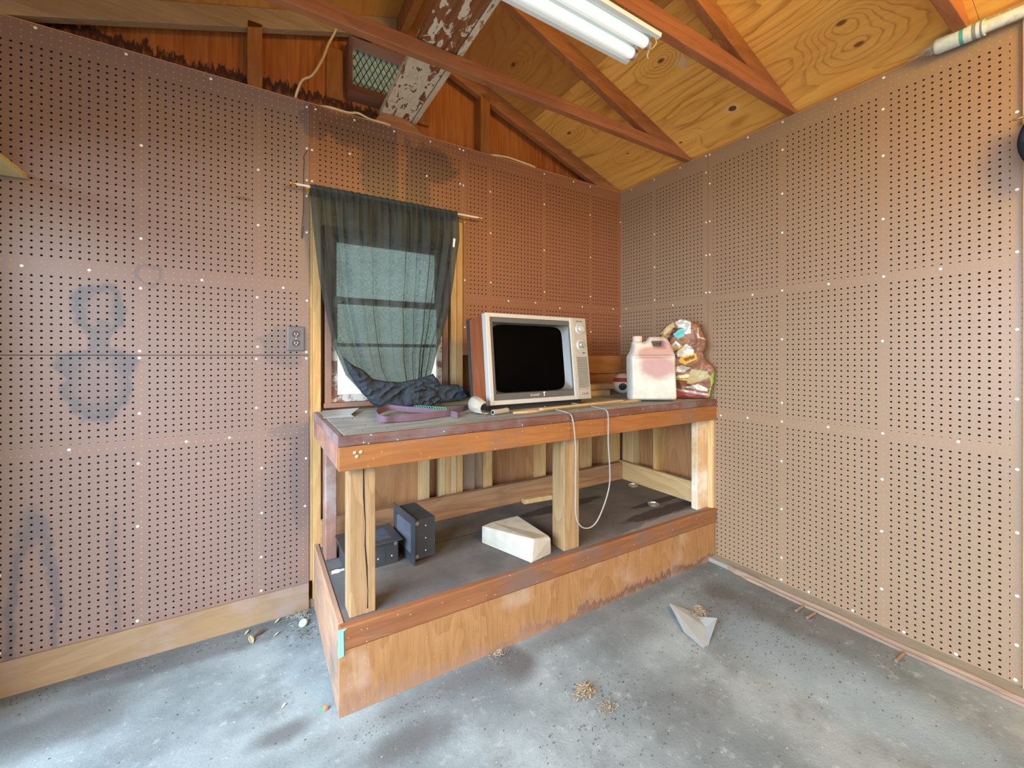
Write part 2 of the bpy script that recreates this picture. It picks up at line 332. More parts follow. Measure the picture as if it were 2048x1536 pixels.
M['lamp_tube'] = plain('lamp_tube_glass', (.93, .94, .93), .25, .5, var=.02)
M['lit_tube'] = plain('lit_tube_glass', (.9, .93, .92), .25, .5, var=.01); _b = M['lit_tube'].node_tree.nodes['Principled BSDF']; _b.inputs['Emission Color'].default_value = (.92, 1, .97, 1); _b.inputs['Emission Strength'].default_value = .42
M['metal'] = plain('bare_metal', (.62, .60, .55), .35, .5, .9, var=.1)
M['brass'] = plain('brass', (.62, .46, .16), .3, .5, .9, var=.1)
M['cream_cable'] = plain('cream_cable', (.72, .56, .30), .55)
M['black_wire'] = plain('black_wire', (.03, .025, .02), .5)
M['cord'] = plain('grey_cord', (.30, .30, .28), .5)
M['vent'] = plain('brown_vent_metal', (.26, .115, .07), .5, .4)
M['louvre'] = plain('pale_louvre', (.42, .52, .47), .5); M['mesh'] = plain('dark_mesh', (.03, .04, .03), .6)
M['outlet'] = plain('outlet_plate_metal', (.14, .13, .14), .4, .5, .5, var=.15)
M['outlet_dark'] = plain('outlet_socket', (.10, .07, .07), .5)
M['black'] = plain('slot_black', (.01, .01, .01), .7)
M['rod_white'] = plain('curtain_rod_white', (.80, .72, .62), .4)

# ------------------------------------------------------------------ mesh helpers
BASE = {}
def bm_new(): return bmesh.new()
def hexa(bm, p):       # 8 corners: bottom loop then top loop
    v = [bm.verts.new(q) for q in p]
    for f in ((3, 2, 1, 0), (4, 5, 6, 7), (0, 1, 5, 4), (1, 2, 6, 5), (2, 3, 7, 6), (3, 0, 4, 7)): bm.faces.new([v[i] for i in f])
def box(bm, x0, x1, y0, y1, z0, z1):
    hexa(bm, [(x0, y0, z0), (x1, y0, z0), (x1, y1, z0), (x0, y1, z0), (x0, y0, z1), (x1, y0, z1), (x1, y1, z1), (x0, y1, z1)])
def obox(bm, c, ax, ay, az):      # oriented box: centre and three half vectors
    c, ax, ay, az = map(Vector, (c, ax, ay, az))
    hexa(bm, [c-ax-ay-az, c+ax-ay-az, c+ax+ay-az, c-ax+ay-az, c-ax-ay+az, c+ax-ay+az, c+ax+ay+az, c-ax+ay+az])
def frame_of(d):
    d = Vector(d).normalized(); a = Vector((0, 0, 1)) if abs(d.z) < .9 else Vector((1, 0, 0))
    u = d.cross(a).normalized(); return u, d.cross(u).normalized()
def tube(bm, pts, r, seg=10, caps=True):
    pts = [Vector(p) for p in pts]; rr = r if isinstance(r, (list, tuple)) else [r]*len(pts); rings = []
    u, w = frame_of(pts[1]-pts[0])
    for i, p in enumerate(pts):
        d = (pts[min(i+1, len(pts)-1)]-pts[max(i-1, 0)]).normalized()
        u = (u-d*u.dot(d)).normalized(); w = d.cross(u)
        rings.append([bm.verts.new(p+(u*math.cos(2*PI*k/seg)+w*math.sin(2*PI*k/seg))*rr[i]) for k in range(seg)])
    for a, b in zip(rings, rings[1:]):
        for k in range(seg): bm.faces.new((a[k], a[(k+1) % seg], b[(k+1) % seg], b[k]))
    if caps: bm.faces.new(rings[0][::-1]); bm.faces.new(rings[-1])
def smooth_path(pts, n=8):
    pts = [Vector(p) for p in pts]; out = []
    for i in range(len(pts)-1):
        p0, p1, p2, p3 = pts[max(i-1, 0)], pts[i], pts[i+1], pts[min(i+2, len(pts)-1)]
        for k in range(n):
            t = k/n; out.append(.5*((2*p1)+(p2-p0)*t+(2*p0-5*p1+4*p2-p3)*t*t+(3*p1-p0-3*p2+p3)*t**3))
    return out+[pts[-1]]
def prism(bm, poly, h):           # poly: list of 3D points, extruded by vector h
    h = Vector(h); a = [bm.verts.new(p) for p in poly]; b = [bm.verts.new(Vector(p)+h) for p in poly]
    n = len(a); bm.faces.new(a[::-1]); bm.faces.new(b)
    for i in range(n): bm.faces.new((a[i], a[(i+1) % n], b[(i+1) % n], b[i]))
def lathe(bm, prof, c, axis=(0, 0, 1), seg=28):
    c = Vector(c); ax = Vector(axis).normalized(); u, w = frame_of(ax); rings = []
    for r, h in prof:
        rings.append([bm.verts.new(c+ax*h+(u*math.cos(2*PI*k/seg)+w*math.sin(2*PI*k/seg))*max(r, 1e-5)) for k in range(seg)])
    for a, b in zip(rings, rings[1:]):
        for k in range(seg): bm.faces.new((a[k], a[(k+1) % seg], b[(k+1) % seg], b[k]))
    bm.faces.new(rings[0][::-1]); bm.faces.new(rings[-1])
def ribbon(bm, pts, ws, th=.0015):      # strip through pts with per-point width vectors
    n = []; pts = [Vector(p) for p in pts]
    for i, p in enumerate(pts):
        d = (pts[min(i+1, len(pts)-1)]-pts[max(i-1, 0)]).normalized(); w = Vector(ws[i]) if isinstance(ws, list) else Vector(ws)
        k = d.cross(w).normalized()*th
        n.append([bm.verts.new(q) for q in (p-w/2-k, p+w/2-k, p+w/2+k, p-w/2+k)])
    for a, b in zip(n, n[1:]):
        for k in range(4): bm.faces.new((a[k], a[(k+1) % 4], b[(k+1) % 4], b[k]))
    bm.faces.new(n[0][::-1]); bm.faces.new(n[-1])
def pillow(bm, poly, holes, r, step=.006, depth=1.0):
    """2D outline (x,z) swollen to both sides along y; rim radius r; half depth `depth`"""
    loops = []
    for L in [poly]+holes:
        q = []
        for i in range(len(L)):
            a, b = Vector(L[i]), Vector(L[(i+1) % len(L)]); n = max(1, int((b-a).length/step+.5))
            q += [a.lerp(b, k/n) for k in range(n)]
        loops.append(q)
    segs = [(L[i], L[(i+1) % len(L)]) for L in loops for i in range(len(L))]
    def inside(x, y):
        c = False
        for p, q in segs:
            if (p.y > y) != (q.y > y) and x < (q.x-p.x)*(y-p.y)/(q.y-p.y)+p.x: c = not c
        return c
    pts = [p for L in loops for p in L]
    def dist(v): return min((v-p).length for p in pts)
    allp = list(pts); xs = [p.x for p in pts]; ys = [p.y for p in pts]; j = 0; y = min(ys)
    while y < max(ys):
        x = min(xs)+(step/2 if j % 2 else 0)
        while x < max(xs):
            v = Vector((x, y))
            if inside(x, y) and dist(v) > step*.6: allp.append(v)
            x += step
        y += step*.87; j += 1
    edges = []; k = 0
    for L in loops: edges += [(k+i, k+(i+1) % len(L)) for i in range(len(L))]; k += len(L)
    vo, eo, fo, vi, ei, fi = delaunay_2d_cdt(allp, edges, [], 0, 1e-6)
    nb = len(pts); isb = [any(o < nb for o in l) for l in vi]
    F, Bk = [], []
    for v, b_ in zip(vo, isb):
        if b_: q = bm.verts.new((v.x, 0, v.y)); F.append(q); Bk.append(q); continue
        d = min(1, dist(v)/r); h = depth*math.sqrt(max(0, 1-(1-d)**2))
        F.append(bm.verts.new((v.x, -h, v.y))); Bk.append(bm.verts.new((v.x, h, v.y)))
    for f in fo:
        c = sum((vo[i] for i in f), Vector((0, 0)))/len(f)
        if not inside(c.x, c.y): continue
        for side in (F, Bk):
            t = [side[i] for i in (f if side is F else f[::-1])]
            try: bm.faces.new(t)
            except ValueError: pass
def link(name, bm, mat, root=None, parent=None, smooth=False, bevel=0., local=False, mats=None):
    me = bpy.data.meshes.new(name)
    bmesh.ops.recalc_face_normals(bm, faces=bm.faces)
    if root is not None and not local:
        bl = BASE[root.name]; bmesh.ops.translate(bm, verts=bm.verts, vec=-bl)
    bm.to_mesh(me); bm.free(); o = bpy.data.objects.new(name, me); C.objects.link(o)
    for m in (mats or [mat]): me.materials.append(M[m] if isinstance(m, str) else m)
    if root is not None: o.parent = parent or root
    if smooth:
        for p in me.polygons: p.use_smooth = True
        try: me.set_sharp_from_angle(angle=math.radians(40))
        except Exception: pass
    if bevel:
        b = o.modifiers.new('bevel', 'BEVEL'); b.width = bevel; b.segments = 2; b.limit_method = 'ANGLE'; b.angle_limit = math.radians(40)
    return o
def thing(name, label, cat, loc, rot=(0, 0, 0), group=None):
    o = bpy.data.objects.new(name, None); C.objects.link(o); o.location = loc; o.rotation_euler = rot; o.empty_display_size = .05
    o['label'] = label; o['category'] = cat
    if group: o['group'] = group
    BASE[o.name] = Vector(loc); return o
def tag(o, label, cat, group=None, kind=None):
    o['label'] = label; o['category'] = cat
    if group: o['group'] = group
    if kind: o['kind'] = kind
    return o
def structure(o, label=None, cat=None):
    o['kind'] = 'structure'
    if label: o['label'] = label; o['category'] = cat
    return o
def recentre(o):     # top-level single mesh: origin to its own base
    me = o.data; xs = [v.co for v in me.vertices]
    c = Vector((sum(v.x for v in xs)/len(xs), sum(v.y for v in xs)/len(xs), min(v.z for v in xs)))
    me.transform(Matrix.Translation(-c)); o.location = c; return o

# ================================================================== the room
XL, YF, RIDGE = -3.32, -5.45, -1.66
def zb(x): return 2.365+.353*min(-x, 2*-RIDGE+x)      # underside of the rafters
def zs(x): return zb(x)+.094                               # underside of the roof boards
# floor
bm = bm_new(); nx, ny = 40, 4
gx = [-3.6+i*3.9/nx for i in range(nx+1)]; gy = [-5.6+i*5.85/ny for i in range(ny+1)]
vs = [[bm.verts.new((x, y, fz(min(x, 0)))) for y in gy] for x in gx]
for i in range(nx):
    for j in range(ny): bm.faces.new((vs[i][j], vs[i+1][j], vs[i+1][j+1], vs[i][j+1]))
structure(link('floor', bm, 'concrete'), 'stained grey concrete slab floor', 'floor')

# back wall: outer sheathing as the wall itself, panels / studs / boards as its parts
WX0, WX1, WZ0, WZ1 = -2.02, -1.40, .985, 1.86     # window hole
VX0, VX1, VZ0, VZ1 = -1.915, -1.575, 2.60, 2.83   # vent hole
bm = bm_new(); Y0, Y1 = .09, .11
def wallbox(x0, x1, z0, z1): box(bm, x0, x1, Y0, Y1, z0, z1)
wallbox(XL-.1, WX0, 0, 2.42); wallbox(WX1, .1, 0, 2.42); wallbox(WX0, WX1, 0, WZ0); wallbox(WX0, WX1, WZ1, 2.42)
wb = structure(link('wall_back', bm, 'siding_low'), 'back wall behind the workbench, brown hole board over wood studs', 'wall')
bm = bm_new()
def gable(x0, x1, zbot=2.42, ztop=None):
    z0_, z1_ = (zs(x0)+.01, zs(x1)+.01) if ztop is None else (ztop, ztop)
    hexa(bm, [(x0, Y0, zbot), (x1, Y0, zbot), (x1, Y1, zbot), (x0, Y1, zbot), (x0, Y0, z0_), (x1, Y0, z1_), (x1, Y1, z1_), (x0, Y1, z0_)])
gable(XL-.05, VX0); gable(VX0, VX1, 2.42, VZ0); gable(VX0, RIDGE, VZ1); gable(RIDGE, VX1, VZ1); gable(VX1, .05)
BASE[wb.name] = Vector((0, 0, 0))
link('gable_siding', bm, 'siding', wb)
def peg(name_pts, mat='peg_cool_lit'):
    bm = bm_new(); prism(bm, name_pts, (0, .006, 0)); return link('pegboard_panel', bm, mat, wb)
YP = -.006
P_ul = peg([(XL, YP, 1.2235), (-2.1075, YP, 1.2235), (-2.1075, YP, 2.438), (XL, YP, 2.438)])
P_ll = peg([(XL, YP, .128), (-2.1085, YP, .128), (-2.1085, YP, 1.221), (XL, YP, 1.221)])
P_ur = peg([(-2.1065, YP, 2.0), (-1.293, YP, 2.0), (-1.293, YP, 1.2235), (-.001, YP, 1.2235), (-.001, YP, 2.438), (-2.1065, YP, 2.438)], 'peg_warm_lit')
bm = bm_new(); box(bm, XL, 0, 0.0, .09, 2.36, 2.4385); box(bm, XL, 0, -.0062, 0, 2.4382, 2.4415); link('top_plate', bm, 'peg_edge', wb)
def stud(x0, x1, z0, z1, mat='stud', y0=.001, y1=.0895, root=None):
    bm = bm_new(); box(bm, x0, x1, y0, y1, z0, z1); return link('stud', bm, mat, root or wb, bevel=.0015)
stud(-2.107, -2.092, .13, 2.0, 'stud_pale'); stud(-2.091, -2.054, .04, 2.0, 'stud')
stud(-1.368, -1.332, .04, 2.0, 'stud_pale'); stud(-1.330, -1.2935, .04, 2.0, 'stud')
stud(-1.432, -1.402, .04, .96, 'stud_pale'); stud(-1.400, -1.370, .04, .96, 'stud')
stud(-1.286, -1.20, .04, .96, 'stud_grey', .03); stud(-1.199, -1.138, .04, .96, 'stud_grey', .05)
for x in (-1.115, -.710, -.305): stud(x-.019, x+.019, .04, 1.222)
stud(-1.535, -1.497, .04, .97, 'stud_pale'); stud(-.10, -.004, .04, 1.222, 'stud')
for x0, x1 in ((-2.378, -2.30), (-1.195, -1.112)): stud(x0+.02, x1, 2.4385, zb((x0+x1)/2)+.03, 'gstud')
bm = bm_new(); box(bm, XL, -2.109, -.012, .09, 0, .127)
structure(link('baseboard_back', bm, 'baseboard'), 'pale wood baseboard under the brown hole board on the left', 'baseboard')
bm = bm_new(); box(bm, -2.108, -.001, .0, .09, 0, .04); link('sole_plate', bm, 'stud_grey', wb)
for z0, z1 in ((1.092, 1.2215), (.955, 1.088)):
    bm = bm_new(); box(bm, -1.10, -.001, -.016, -.0005, z0, z1); link('backing_board', bm, 'plank_dark', wb, bevel=.002)
# window header board behind the curtain
bm = bm_new(); box(bm, -2.053, -1.369, .005, .09, 1.865, 2.0); link('header', bm, 'stud', wb)

# nail heads: one mesh, one object each
def nails(host, pts, axis):
    me = None
    for (u_, z_) in pts:
        if me is None:
            bm = bm_new()
            lathe(bm, [(.0054, 0), (.0051, .0010), (.0034, .0016), (.0001, .0018)], (0, 0, 0), (0, -1, 0) if axis == 'Y' else (-1, 0, 0), 12)
            me = bpy.data.meshes.new('nail_head'); bm.to_mesh(me); bm.free(); me.materials.append(M['nail'])
        o = bpy.data.objects.new('nail_head', me); C.objects.link(o); o.parent = host
        o.location = (u_, YP-.0002, z_) if axis == 'Y' else (-.0062, u_, z_)
B = [(-3.014,2.425),(-2.765,2.423),(-2.491,2.420),(-2.117,2.416),(-2.079,2.417),(-2.719,2.071),(-2.316,2.067),(-2.117,2.217),(-2.094,2.215),(-2.117,2.064),(-2.094,2.064),(-2.117,1.988),(-2.117,1.813),(-2.720,1.694),(-2.316,1.815),(-3.048,1.547),(-2.871,1.550),(-2.522,1.545),(-2.721,1.493),(-2.216,1.538),(-2.320,1.486),(-2.116,1.485),(-2.318,1.261),(-2.724,1.239),(-2.725,1.211),(-2.119,1.238),(-2.119,1.207),(-2.323,1.206),(-2.323,.983),(-2.120,.951),(-2.725,.987),(-2.575,.857),(-2.424,.858),(-2.926,.864),(-2.728,.785),(-2.120,.727),(-2.302,.706),(-2.302,.501),(-2.124,.499),(-2.730,.532),(-2.304,.300),(-2.304,.146),(-2.731,.151),(-3.103,.436),(-3.103,.159),(-1.899,2.418),(-1.697,2.418),(-1.495,2.418),(-1.921,2.241),(-1.316,2.423),(-1.293,2.421),(-1.516,2.221),(-1.314,2.221),(-1.293,2.216),(-.710,2.418),(-.461,2.421),(-.307,2.420),(-1.114,2.216),(-.710,2.217),(-.309,2.218),(-.01,2.217),(-1.112,1.965),(-.710,1.914),(-.305,1.918),(-1.284,1.663),(-1.110,1.665),(-.708,1.640),(-.305,1.640),(-.985,1.561),(-.780,1.564),(-.580,1.540),(-.381,1.562),(-.084,1.565),(-1.284,1.387),(-.302,1.389),(-.010,1.440)]
nails(P_ul, [p for p in B if p[0] < -2.1075 and p[1] > 1.224], 'Y')
nails(P_ll, [p for p in B if p[0] < -2.1085 and p[1] < 1.22], 'Y')
nails(P_ur, [p for p in B if p[0] > -2.1065], 'Y')

# right wall
bm = bm_new(); box(bm, .09, .11, YF, .1, 0, 2.50); wr = structure(link('wall_right', bm, 'siding_low'), 'right wall of tan hole board', 'wall'); BASE[wr.name] = Vector((0, 0, 0))
def pegr(y0, y1, z0, z1):
    bm = bm_new(); box(bm, -.006, 0, y0, y1, z0, z1); return link('pegboard_panel', bm, 'peg_right', wr)
pegr(-.7105, -.46, .955, 1.2225); R1 = pegr(-.7105, -.001, 1.2235, 2.438); R2 = pegr(-1.914, -.7125, .04, 2.438); pegr(YF, -2.9, .04, 2.438)
bm = bm_new(); box(bm, -.006, .09, YF, 0, 2.4385, 2.4425); box(bm, 0, .09, YF, 0, 2.36, 2.438); link('top_plate', bm, 'peg_edge', wr)
R = [(-1.532,2.425),(-1.356,2.425),(-1.530,2.289),(-1.127,2.428),(-.949,2.428),(-1.127,2.284),(-.722,2.427),(-.698,2.428),(-.518,2.426),(-.314,2.426),(-.112,2.424),(-.698,2.328),(-.722,2.253),(-1.125,2.058),(-1.530,2.087),(-.698,2.027),(-.722,2.027),(-1.902,2.091),(-1.902,1.814),(-1.525,.206),(-1.902,.362),(-1.901,.186),(-1.898,.060),(-1.122,.174),(-1.120,.060),(-1.247,.058),(-1.423,.058),(-1.598,.060),(-1.750,.061),(-1.125,1.856),(-.722,1.827),(-.698,1.827),(-.317,2.050),(-.317,1.825),(-.317,1.600),(-1.125,1.557),(-.974,1.554),(-1.329,1.561),(-1.707,1.565),(-1.530,1.813),(-.698,1.601),(-.722,1.601),(-.463,1.55),(-.063,1.564),(-1.532,1.563),(-1.528,1.284),(-1.124,1.305),(-1.123,.976),(-1.123,.879),(-.947,.876),(-1.327,.881),(-1.529,.883),(-1.756,.887),(-1.527,.683),(-1.122,.674),(-1.122,.426),(-1.525,.457),(-1.902,.588),(-1.902,1.591),(-1.902,1.314),(-1.902,1.065),(-1.902,.814),(-.791,.870)]
nails(R1, [p for p in R if p[0] > -.7105], 'X'); nails(R2, [p for p in R if p[0] < -.7125], 'X')
def studr(y0, y1, z0, z1, mat='stud', x0=.001): 
    bm = bm_new(); box(bm, x0, .0895, y0, y1, z0, z1); link('stud', bm, mat, wr, bevel=.0015)
studr(-.101, .0, .04, 1.222, 'stud_pale', .02); studr(-.335, -.297, .04, 1.222, 'stud'); studr(-.742, -.704, .04, 1.222, 'stud_pale')
bm = bm_new(); box(bm, -.028, -.0066, -.752, -.702, .03, .90); link('stud', bm, 'stud_pale', wr, bevel=.002)
for z0, z1 in ((1.092, 1.2215), (.955, 1.088)):
    bm = bm_new(); box(bm, -.016, -.0005, -.455, -.001, z0, z1); link('backing_board', bm, 'plank_darkY', wr, bevel=.002)
bm = bm_new(); box(bm, -.078, .09, -1.99, -.70, .0, .046)
structure(link('baseboard_right', bm, 'plate_grey', bevel=.002), 'dusty grey floor plate along the right wall', 'baseboard')
bm = bm_new(); box(bm, -.018, .0, -1.99, -1.9155, .0, 2.438)
structure(link('trim_1', bm, 'trimwood', bevel=.002), 'pale wood door trim at the right edge', 'trim')
# rest of the right wall beyond the trim, left wall with its side door opening, front wall with the big door opening
bm = bm_new(); box(bm, .0, .02, -2.9, -1.99, 0, 2.438); structure(link('wall_right', bm, 'siding_low'), 'bare part of the right wall beyond the trim', 'wall')
bm = bm_new()
box(bm, XL-.1, XL, -.42, .1, 0, 2.5); box(bm, XL-.1, XL, YF, -4.7, 0, 2.5); box(bm, XL-.1, XL, -4.7, -.42, 2.02, 2.5)
structure(link('wall_left', bm, 'peg_cool_lit'), 'left wall with the side door opening', 'wall')
bm = bm_new()
box(bm, XL, -3.05, YF-.1, YF, 0, 2.5); box(bm, -.45, .1, YF-.1, YF, 0, 2.5); box(bm, -3.05, -.45, YF-.1, YF, 2.08, 2.5)
hexa(bm, [(XL, YF-.1, 2.5), (0, YF-.1, 2.5), (0, YF, 2.5), (XL, YF, 2.5), (RIDGE-.01, YF-.1, zs(RIDGE)), (RIDGE+.01, YF-.1, zs(RIDGE)), (RIDGE+.01, YF, zs(RIDGE)), (RIDGE-.01, YF, zs(RIDGE))])
structure(link('wall_front', bm, 'siding_low'), 'front wall with the wide door opening', 'wall')
# roof boards; gable overhang lengthened to block sky light at the vent
bm = bm_new()
def roof(x0, x1, y0, y1, t=.014):
    f = lambda x: 2.459-.353*x if x > RIDGE else 2.459+.353*(2*-RIDGE+x)
    a, b = f(x0), f(x1); hexa(bm, [(x0, y0, a), (x1, y0, b), (x1, y1, b), (x0, y1, a), (x0, y0, a+t), (x1, y0, b+t), (x1, y1, b+t), (x0, y1, a+t)])
XA, XB = -.684, -.802
for x0, x1, ys in ((XA+.0015, .35, (.75, -1.815, YF-.1)), (XB+.0015, XA-.0015, (.75, -.36, -1.42, -2.6, YF-.1)), (RIDGE, XB-.0015, (.75, -1.20, -3.6, YF-.1)), (XL-.35, RIDGE, (.75, YF-.1))):
    for ya, yb in zip(ys, ys[1:]): roof(x0, x1, yb+.0008, ya-.0008)
structure(link('ceiling', bm, 'ply_roof'), 'plywood roof boards above the rafters', 'ceiling')
# dark felt over the seams
bm = bm_new()
f = lambda x: 2.4765-.353*x
hexa(bm, [(XB-.06, YF, f(XB-.06)), (XA+.06, YF, f(XA+.06)), (XA+.06, .1, f(XA+.06)), (XB-.06, .1, f(XB-.06)), (XB-.06, YF, f(XB-.06)+.004), (XA+.06, YF, f(XA+.06)+.004), (XA+.06, .1, f(XA+.06)+.004), (XB-.06, .1, f(XB-.06)+.004)])
structure(link('trim_2', bm, 'black'), 'dark felt behind the roof board seam', 'trim')

# rafters (pairs), ceiling ties
def rafter(y0, y1, label, side, mat='rafter_X', zt=2.4425, group='sloping rafters under the roof boards'):
    bm = bm_new(); mx_ = (lambda x: x) if side > 0 else (lambda x: 2*RIDGE-x); h = .0925; xe = -(zt-2.365)/.353; xt = min(-.012, -(zt-2.459)/.353)
    prism(bm, [(mx_(xt), y0, zt), (mx_(xe), y0, zt), (mx_(RIDGE+.02), y0, zb(RIDGE+.02)), (mx_(RIDGE+.02), y0, zb(RIDGE+.02)+h)]+([(mx_(xt), y0, zb(xt)+h)] if xt > -.02 else []), (0, y1-y0, 0))
    o = link('roof_rafter', bm, mat, bevel=.002); recentre(o); return tag(o, label, 'rafter', group)
rafter(.001, .039, 'sloping wooden rafter against the back wall, right of the vent', 1)
rafter(.001, .039, 'weathered greyish rafter against the back wall, top left of the vent', -1, 'joist_old')
RY = (-.555, -1.152, -1.755); JT = {-.555: 2.502, -1.152: 2.522, -1.755: 2.522}
wh = ('in line with the crossbeam under the painted beam', 'in line with the crossbeam beside the lamp', 'above the wrapped lamp tube')
for y, w_ in zip(RY, wh):
    rafter(y-.038, y, 'reddish right-slope rafter '+w_, 1, zt=JT[y]+.001)
    rafter(y-.038, y, 'dark left-slope rafter '+w_, -1, 'gstud', zt=JT[y]+.001)
bm = bm_new(); box(bm, RIDGE-.019, RIDGE+.019, YF, .08, zb(RIDGE)-.03, zs(RIDGE)-.004)
tag(recentre(link('ridge_board', bm, 'gstud')), 'dark ridge board at the peak of the roof', 'beam')
jl = ('reddish horizontal crossbeam passing under the painted beam, nearest the back wall', 'dark reddish horizontal crossbeam right of the fluorescent lamp', 'short visible crossbeam above the wrapped lamp tube')
for y, l_ in zip(RY, jl):
    bm = bm_new(); zt = JT[y]; xt = -(zt-2.459)/.353; prism(bm, [(-.003, y-.038, 2.4428), (XL+.003, y-.038, 2.4428), (XL+.003, y-.038, 2.4585), (2*RIDGE-xt, y-.038, zt), (xt, y-.038, zt), (-.003, y-.038, 2.4585)], (0, .038, 0))
    tag(recentre(link('ceiling_joist', bm, 'joist', bevel=.003)), l_, 'beam', 'horizontal crossbeams')
# patches framing the vent
for x0, x1, z0, z1, l_ in ((-2.02, -1.94, 2.54, 2.80, 'left'), (-1.56, -1.475, 2.545, 2.74, 'right')):
    bm = bm_new(); box(bm, x0, x1, .068, .0895, z0, z1); link('patch_board', bm, 'gstud', wb, bevel=.002)
# painted beam under the ridge
pb = thing('painted_beam', 'wide flat beam with peeling white paint running under the roof peak', 'beam', (-1.675, -1.5, 2.507))
bm = bm_new(); box(bm, -1.760, -1.598, -3.6, .06, 2.507, 2.545); link('plank', bm, 'peel', pb, bevel=.002)
bm = bm_new(); box(bm, -1.592, -1.566, -3.6, .085, 2.507, 2.58); link('side_strip', bm, 'peel_white', pb, bevel=.003)
bm = bm_new(); prism(bm, [(-1.80, .0, 2.4425), (-1.53, .0, 2.4425), (-1.585, .0, 2.485), (-1.63, .0, 2.506), (-1.74, .0, 2.506), (-1.78, .0, 2.48)], (0, .085, 0)); link('bearing_block', bm, 'rafter_X', pb, bevel=.003)

# gable vent
vt = thing('gable_vent', 'brown metal louvred vent with diamond mesh in the gable', 'vent', (-1.75, .05, 2.56))
bm = bm_new()
x0, x1, z0, z1 = -1.925, -1.565, 2.565, 2.838
# hopper-like frame: four sloping flanges from the outer rim (towards the room) in to the opening
o_ = [(x0, -.01, z0), (x1, -.01, z0), (x1, -.01, z1), (x0, -.01, z1)]; i_ = [(x0+.03, .06, z0+.075), (x1-.03, .06, z0+.075), (x1-.03, .06, z1-.015), (x0+.03, .06, z1-.015)]
b_ = [(p[0], .088, p[2]) for p in o_]
V = [[bm.verts.new(p) for p in L] for L in (b_, o_, i_)]
for a, b in zip(V, V[1:]):
    for k in range(4): bm.faces.new((a[k], a[(k+1) % 4], b[(k+1) % 4], b[k]))
o = link('vent_frame', bm, 'vent', vt); s = o.modifiers.new('solid', 'SOLIDIFY'); s.thickness = .003
for k in range(5):
    bm = bm_new(); zc = 2.655+k*.043; obox(bm, (-1.745, .086, zc), (.155, 0, 0), (0, .012, -.014), (0, .0008, .0008)); link('louvre', bm, 'louvre', vt)
bm = bm_new(); n = 13
for k in range(-4, n):
    for s_ in (1, -1):
        xa = -1.90+k*.030; za, zc = 2.64, 2.825
        xb_ = xa+(zc-za)*.52*s_ if s_ > 0 else xa-(zc-za)*.52
        p0, p1 = Vector((xa, .062, za)), Vector((xb_, .062, zc))
        # clip in x
        pts = []
        for t in [i/24 for i in range(25)]:
            q = p0.lerp(p1, t)
            if -1.893 <= q.x <= -1.597: pts.append(q)
        if len(pts) > 2: tube(bm, [pts[0], pts[-1]], .0021, 5)
link('mesh_screen', bm, 'mesh', vt)

# window
wd = thing('window_1', 'dirty double-hung window behind the dark curtain', 'window', (-1.71, .03, .985)); wd['kind'] = 'structure'
M['winframe'] = plain('window_frame_brown', (.30, .17, .12), .6, var=.25, scale=14)
g = G('window_sash_paint', .6, .3); n_ = g.noise(scale=16, detail=5, rough=.7); g.col(g.mix(g.ss(n_, .45, .55), (.27, .13, .10), (.66, .62, .55))); M['sash'] = g.m
g = G('dirty_glass', .2, .5); n_ = g.noise(scale=2.5, detail=4); x, y, z = g.xyz()
tr = g.n.new('ShaderNodeBsdfTransparent'); mixs = g.n.new('ShaderNodeMixShader'); g.l.new(g.ss(n_, .35, .7, .12, .32), mixs.inputs[0])
g.col((.26, .17, .14)); g.l.new(tr.outputs[0], mixs.inputs[1]); g.l.new(g.b.outputs[0], mixs.inputs[2]); g.l.new(mixs.outputs[0], g.out.inputs[0]); M['glass'] = g.m
bm = bm_new()
for a in ((-2.035, -2.005, 0, .09, .975, 1.862), (-1.415, -1.385, 0, .09, .975, 1.862), (-2.005, -1.415, 0, .09, 1.83, 1.862), (-2.04, -1.38, -.012, .09, .962, .985)): box(bm, *a)
link('window_frame', bm, 'winframe', wd, bevel=.002)
def sash(z0, z1, y, mz=None):
    bm = bm_new(); a0, a1 = -2.004, -1.416
    for q in ((a0, a0+.028, z0, z1), (a1-.028, a1, z0, z1), (a0+.028, a1-.028, z0, z0+.035), (a0+.028, a1-.028, z1-.028, z1)): box(bm, q[0], q[1], y, y+.025, q[2], q[3])
    if mz: box(bm, a0+.028, a1-.028, y+.004, y+.021, mz-.009, mz+.009)
    s_ = link('window_sash', bm, 'sash', wd, bevel=.002)
    bm = bm_new(); box(bm, a0+.027, a1-.027, y+.010, y+.014, z0+.034, z1-.027); link('glass_pane', bm, 'glass', wd, parent=s_)
sash(.986, 1.515, .015, 1.275); sash(1.487, 1.83, .045)

# ================================================================== workbench
def warp(o):        # the bench follows the slab: rises and deepens slightly to the right
    root = o.parent; b = BASE[root.name]
    for v in o.data.vertices:
        w = v.co+b; t = (w.x+2.09)/2.09
        w.z += (.0075*(w.x+2.09)) if w.z > .02 else fz(w.x)
        w.y *= 1+.05*t
        v.co = w-b
    return o
wk = thing('workbench', 'long wooden workbench with dusty top and a boxed lower platform', 'workbench', (-1.05, -.38, 0))
def bp(name, bxs, mat, bevel=.003, label=None):
    bm = bm_new()
    for q in bxs: box(bm, *q)
    o = warp(link(name, bm, mat, wk, bevel=bevel))
    if label: o['label'] = label
    return o
bp('bench_top', [(-2.066, -.001, -.711, -.002, .915, .947)], 'benchtop', label='grey dust-covered bench surface')
def edge(mat, pts):
    bm = bm_new(); hexa(bm, pts); return warp(link('top_edge', bm, mat, wk, bevel=.004))
edge('edge', [(-2.088, -.732, .912), (-.001, -.732, .912), (-.001, -.7115, .912), (-2.066, -.7115, .912), (-2.088, -.732, .9475), (-.001, -.732, .9475), (-.001, -.7115, .9475), (-2.066, -.7115, .9475)])
